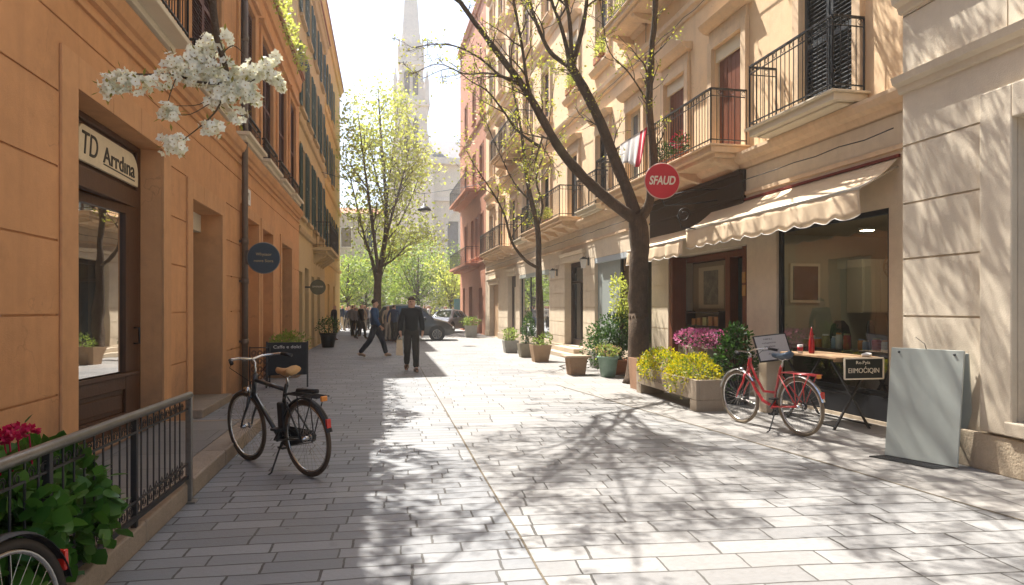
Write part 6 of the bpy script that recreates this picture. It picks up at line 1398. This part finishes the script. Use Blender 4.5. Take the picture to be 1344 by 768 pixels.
person('man in a blue jacket and navy trousers striding to the right, seen from the side', bp, math.radians(80), 1.80, pose_joints(.85, .5, 0, 0, .25), blue_jkt, navy_tr, tan_shoe)
# the far crowd
PJ = [pose_joints(0, .05), pose_joints(.45, .35), pose_joints(-.45, -.3, 0, .3, 0), pose_joints(.1, .15, .5)]
def crowd_mesh(J, k):
    me = skin_mesh('body', J, BONES, [skin_m, black_knit, navy_tr, hair_m, brown_shoe], False, 1)
    mi = []
    for p in me.polygons:
        c = p.center; arm = abs(c.x) > .19
        if c.z < .10: q = 4
        elif c.z > 1.66 or (c.z > 1.57 and c.y > .02): q = 3
        elif c.z > 1.49: q = 0
        elif arm and c.z < .90: q = 0
        elif c.z < .93 and not arm: q = 2
        else: q = 1
        mi.append(q)
    me.polygons.foreach_set('material_index', mi); return me
CM = [crowd_mesh(J, k) for k, J in enumerate(PJ)]
tops = [('black', black_knit), ('grey', cloth('grey_wool', (.17, .17, .18))), ('navy', cloth('navy_wool', (.03, .045, .09))), ('beige', cloth('beige_cotton', (.42, .34, .24))), ('white', cloth('white_cotton', (.6, .59, .57))), ('russet', cloth('russet_wool', (.26, .08, .05)))]
legs = [('dark', dk_trouser), ('blue', cloth('blue_denim', (.06, .09, .15))), ('pale', cloth('pale_chino', (.36, .31, .25)))]
hairs = [hair_m, surf('brown_hair', (.09, .045, .02), .7, .2, 20), surf('fair_hair', (.3, .2, .1), .7, .2, 20)]
r = random.Random(2024); seen = {}
spots = []
for k in range(16): spots.append((r.uniform(447, 484), r.uniform(44, 56)))
for k in range(5): spots.append((r.uniform(462, 478), r.uniform(36, 42)))
for k in range(9): spots.append((r.uniform(486, 545), r.uniform(40, 54)))
for k in range(16): spots.append((r.uniform(545, 603), r.uniform(48, 56)))
def crowd_person(px, Y, ti, li, label=None, group=True, rot=None, k=None, hh=None):
    o = bpy.data.objects.new('person', CM[r.randrange(4) if k is None else k]); C.objects.link(o)
    x = gx(px, Y); o.location = (x, Y, 0); o.rotation_euler = (0, 0, r.uniform(0, 6.28) if rot is None else rot); s = (hh or r.uniform(1.6, 1.84)) / 1.765; o.scale = (s * r.uniform(.95, 1.08), s * r.uniform(.95, 1.08), s)
    hm = hairs[r.randrange(3)]
    for i, mt in enumerate((skin_m, tops[ti][1], legs[li][1], hm, brown_shoe)): o.material_slots[i].link = 'OBJECT'; o.material_slots[i].material = mt
    tn, ln = tops[ti][0], legs[li][0]
    tag(o, label or 'distant person in %s top and %s trousers in the street end crowd' % (tn, ln), 'person', 'crowd in %s tops and %s trousers' % (tn, ln) if group else None)
for px, Y in spots: crowd_person(px, Y, r.choice([0, 0, 0, 1, 1, 2, 2, 2, 3, 4, 1, 5]), r.choice([0, 0, 0, 1, 2]))
crowd_person(517, 30.5, 2, 0, 'person in a long dark blue coat walking away just left of the man in black', False, PI - .3, 1, 1.74)
crowd_person(509, 31.5, 3, 2, 'person in beige standing between the blue jacket and the dark blue coat', False, .4, 0, 1.70)
crowd_person(439, 33, 0, 0, 'person in black standing at the corner of the yellow house, apart from the crowd', False, 1.2, 0, 1.72)
crowd_person(474, 34, 0, 0, 'person in black just left of the man in the blue jacket, before the crowd', False, 2.2, 2, 1.76)

# ------------------------------------------------------------------ cars
def car(label, loc, rotz, paint, st, wheels, wr):
    o = thing('parked_car', label, 'car', loc, rotz); m = MB(); K = 7
    def sec(s):
        x, zb, zt, zr, hl, hr = s
        return [(x, 0, zb), (x, hl * .93, zb), (x, hl, zb + .14), (x, hl, zt * .62 + zb * .38), (x, hl * .97, zt), (x, hr, zr - .06 * (1 if zr - zt > .15 else .3)), (x, hr * .75, zr), (x, 0, zr + .015)]
    S = [sec(s) for s in st]; vs = []
    for q in S: vs += q + [(x, -y, z) for x, y, z in q[-2:0:-1]]
    n = len(S[0]) * 2 - 2
    fs = [(i * n + j, i * n + (j + 1) % n, (i + 1) * n + (j + 1) % n, (i + 1) * n + j) for i in range(len(S) - 1) for j in range(n)] + [tuple(range(n)), tuple((len(S) - 1) * n + j for j in range(n))]
    m._add(vs, fs, 0, True); b = m.build('body', paint, o, local=True); es = b.modifiers.new('e', 'EDGE_SPLIT'); es.split_angle = math.radians(38)
    # glazing: set just proud of the sides
    for sgn in (1, -1):
        for i0, i1 in ((2, 3), (3, 4), (4, 5), (5, 6)):
            if i1 >= len(S): continue
            A0, A1 = V(S[i0][4]), V(S[i0][5]); B0, B1 = V(S[i1][4]), V(S[i1][5])
            if (A1 - A0).z < .12 and (B1 - B0).z < .12: continue
            A0, A1, B0, B1 = A0.lerp(A1, .12), A0.lerp(A1, .95), B0.lerp(B1, .12), B0.lerp(B1, .95)
            d = .05; P = [A0.lerp(B0, d), B0.lerp(A0, d if B1.z - B0.z > .1 else .0), B1.lerp(A1, d), A1.lerp(B1, d)]
            m = MB(); m.poly([(p.x, sgn * (p.y + .012), p.z) for p in P]); m.build('side_window', car_glass, o, local=True, fixn=False)
    i0, i1 = 5, 6; A, Bv = S[i0], S[i1]
    m = MB(); pts = [V(A[6]).lerp(V(Bv[6]), .06), V(A[5]).lerp(V(Bv[5]), .1), V(A[5]).lerp(V(Bv[5]), .97), V(A[6]).lerp(V(Bv[6]), .97)]
    m.poly([(A[6][0] + .03, 0, A[6][2] + .0), (A[6][0] + .03, A[6][1], A[6][2] - .0), (Bv[6][0], Bv[6][1] * 1.05, Bv[6][2] + .03), (Bv[6][0], -Bv[6][1] * 1.05, Bv[6][2] + .03), (A[6][0] + .03, -A[6][1], A[6][2])])
    m.v = [(x + .02, y, z + .015) for x, y, z in m.v]; m.build('windscreen', car_glass, o, local=True, fixn=False)
    W = st[4][4]
    for x in wheels:
        for sgn in (1, -1):
            m = MB(); c = V((x, sgn * (W - .10), wr)); m.tube([c + V((0, -.1, 0)), c + V((0, -.09, 0)), c + V((0, .09, 0)), c + V((0, .1, 0))], [wr - .05, wr, wr, wr - .05], 28); w = m.build('wheel', tyre_m, o, local=True)
            m = MB(); f = c + V((0, sgn * .102, 0)); m.disc(f, (0, 1, 0), wr * .66, .012, 28)
            w2 = m.build('rim', iron, w, local=True); m = MB()
            for k in range(7): a = k * 2 * PI / 7; m.bar(f + V((math.cos(a) * .05, sgn * .012, math.sin(a) * .05)), f + V((math.cos(a) * wr * .62, sgn * .012, math.sin(a) * wr * .62)), .045, .012)
            m.tube([f + V((math.cos(t), 0, math.sin(t))) * wr * .64 + V((0, sgn * .008, 0)) for t in [k * PI / 16 for k in range(32)]], .014, 5, closed=True); m.build('spokes', chrome, w, local=True)
            m = MB(); m.disc(V((x, sgn * (W - .004), wr + .03)), (0, 1, 0), wr + .065, .012, 28); m.build('wheel_arch', black_p, o, local=True)
    e = st[-1]; f = st[-2]
    for sgn in (1, -1):
        m = MB(); m.ball((f[0] - .02, sgn * (f[4] * .82), f[2] - .08), (.13, .13, .07), 12); m.build('headlight', lamp_glass, o, local=True)
        m = MB(); m.ball((st[5][0] + .25, sgn * (W + .09), st[5][2] + .06), (.07, .10, .065), 10); m.build('door_mirror', paint, o, local=True)
        m = MB(); m.ball((st[1][0] + .03, sgn * st[1][4] * .9, st[1][2] - .02), (.05, .10, .12), 10); m.build('tail_light', reflector, o, local=True)
        for x in (st[3][0] + .05, st[4][0] + .05):
            m = MB(); m.box((x, sgn * (W + .003) - .008, .80), (x + .16, sgn * (W + .003) + .008, .83)); m.build('door_handle', paint, o, local=True)
    m = MB(); m.box((e[0] - .05, -.5, e[1] + .02), (e[0] + .012, .5, e[1] + .14)); m.build('grille', black_p, o, local=True, bevel=.01)
    m = MB(); m.box((e[0] - .02, -.26, e[1] + .16), (e[0] + .02, .26, e[1] + .26)); m.build('number_plate', white_p, o, local=True)
    return o
cw = ground_at(574.5, 447)
mpv = [(0, .42, .80, .86, .74, .66), (.05, .32, 1.0, 1.30, .83, .66), (.28, .26, 1.02, 1.62, .87, .62), (1.0, .24, 1.02, 1.70, .88, .64), (1.50, .24, 1.0, 1.70, .88, .64), (1.95, .24, .98, 1.62, .88, .62), (2.62, .24, .96, 1.02, .88, .74), (3.22, .26, .84, .87, .85, .70), (3.47, .30, .68, .71, .78, .62), (3.55, .36, .58, .60, .70, .55)]
car('dark grey people carrier parked across the street end, behind the man in black', (cw.x - 2.75, cw.y + .75, 0), math.radians(-4), car_grey, mpv, (.68, 2.76), .315)
sal = [(0, .42, .78, .82, .74, .66), (.05, .32, .88, .92, .83, .68), (.6, .26, .92, .98, .87, .66), (1.2, .24, .92, 1.40, .88, .60), (2.0, .24, .92, 1.45, .88, .60), (2.5, .24, .90, 1.38, .88, .58), (3.1, .24, .88, .94, .88, .72), (3.9, .26, .76, .80, .85, .66), (4.2, .30, .62, .66, .78, .6), (4.3, .36, .54, .57, .70, .5)]
car('pale silver car parked behind the dark people carrier, half hidden by the red house', (gx(606, 44.5), 45.3, 0), math.radians(-118), car_silver, sal, (.75, 3.45), .31)
o = thing('billboard', 'tall teal blue panel standing beside the pale car at the end of the street', 'panel', (gx(604, 50), 50, 0)); q = V((gx(605, 50), 50, 0)); m = MB(); m.box((q.x - .5, q.y - .05, .3), (q.x + .5, q.y + .05, 2.2)); m.build('panel', surf('teal_panel', (.05, .20, .26), .5, .2, 3, 0), o, bevel=.01); m = MB(); m.box((q.x - .45, q.y - .03, 0), (q.x - .38, q.y + .03, .3)); m.box((q.x + .38, q.y - .03, 0), (q.x + .45, q.y + .03, .3)); m.build('foot', iron, o)

# ------------------------------------------------------------------ air, light, camera
SUN = V((-.28, .52, 1.0)).normalized()
EL = math.asin(SUN.z); AZ = math.atan2(SUN.x, SUN.y)
HAZE = .0013
if HAZE:
    m = MB(); m.box((-90, -30, -1), (90, 190, 49)); hz = m.build('haze', [], None)
    hm, nt, out = new_mat('haze_air'); pv = N(nt, 'VolumePrincipled'); pv.inputs['Color'].default_value = (1, .99, .97, 1); pv.inputs['Density'].default_value = HAZE; pv.inputs['Anisotropy'].default_value = .65
    nt.links.new(pv.outputs[0], out.inputs['Volume']); hz.data.materials.append(hm); tag(hz, 'pale sunlit haze filling the street', None, None, 'stuff')
w = bpy.data.worlds.new('World'); bpy.context.scene.world = w; w.use_nodes = True
nt = w.node_tree; nt.nodes.clear(); bg = nt.nodes.new('ShaderNodeBackground'); ow = nt.nodes.new('ShaderNodeOutputWorld'); sky = nt.nodes.new('ShaderNodeTexSky')
sky.sky_type = 'NISHITA'; sky.sun_disc = False; sky.sun_elevation = EL; sky.sun_rotation = AZ; sky.air_density = 1.0; sky.dust_density = 2.2; sky.ozone_density = 1.0
nt.links.new(sky.outputs[0], bg.inputs[0]); bg.inputs[1].default_value = .10; nt.links.new(bg.outputs[0], ow.inputs[0])
l = bpy.data.lights.new('sun', 'SUN'); l.energy = 5.0; l.angle = math.radians(.45); l.color = (1, .955, .885); lo = bpy.data.objects.new('sun', l); C.objects.link(lo); lo.rotation_euler = SUN.to_track_quat('Z', 'Y').to_euler()
cam = bpy.data.cameras.new('camera'); co = bpy.data.objects.new('camera', cam); C.objects.link(co); co.location = (0, 0, 1.5)
co.rotation_euler = (PI / 2, 0, -YAW); cam.sensor_width = 36; cam.lens = 24.0; cam.shift_y = 21 / 1344; cam.clip_end = 600; cam.clip_start = .05
sc_ = bpy.context.scene; sc_.camera = co
vs_ = sc_.view_settings; vs_.view_transform = 'Standard'; vs_.look = 'None'; vs_.gamma = 1; vs_.exposure = 1.5
cy = sc_.cycles; cy.use_denoising = True; cy.max_bounces = 8; cy.diffuse_bounces = 4; cy.glossy_bounces = 3; cy.transmission_bounces = 4; cy.transparent_max_bounces = 16; cy.volume_bounces = 1
cy.sample_clamp_indirect = 6; cy.caustics_reflective = False; cy.caustics_refractive = False
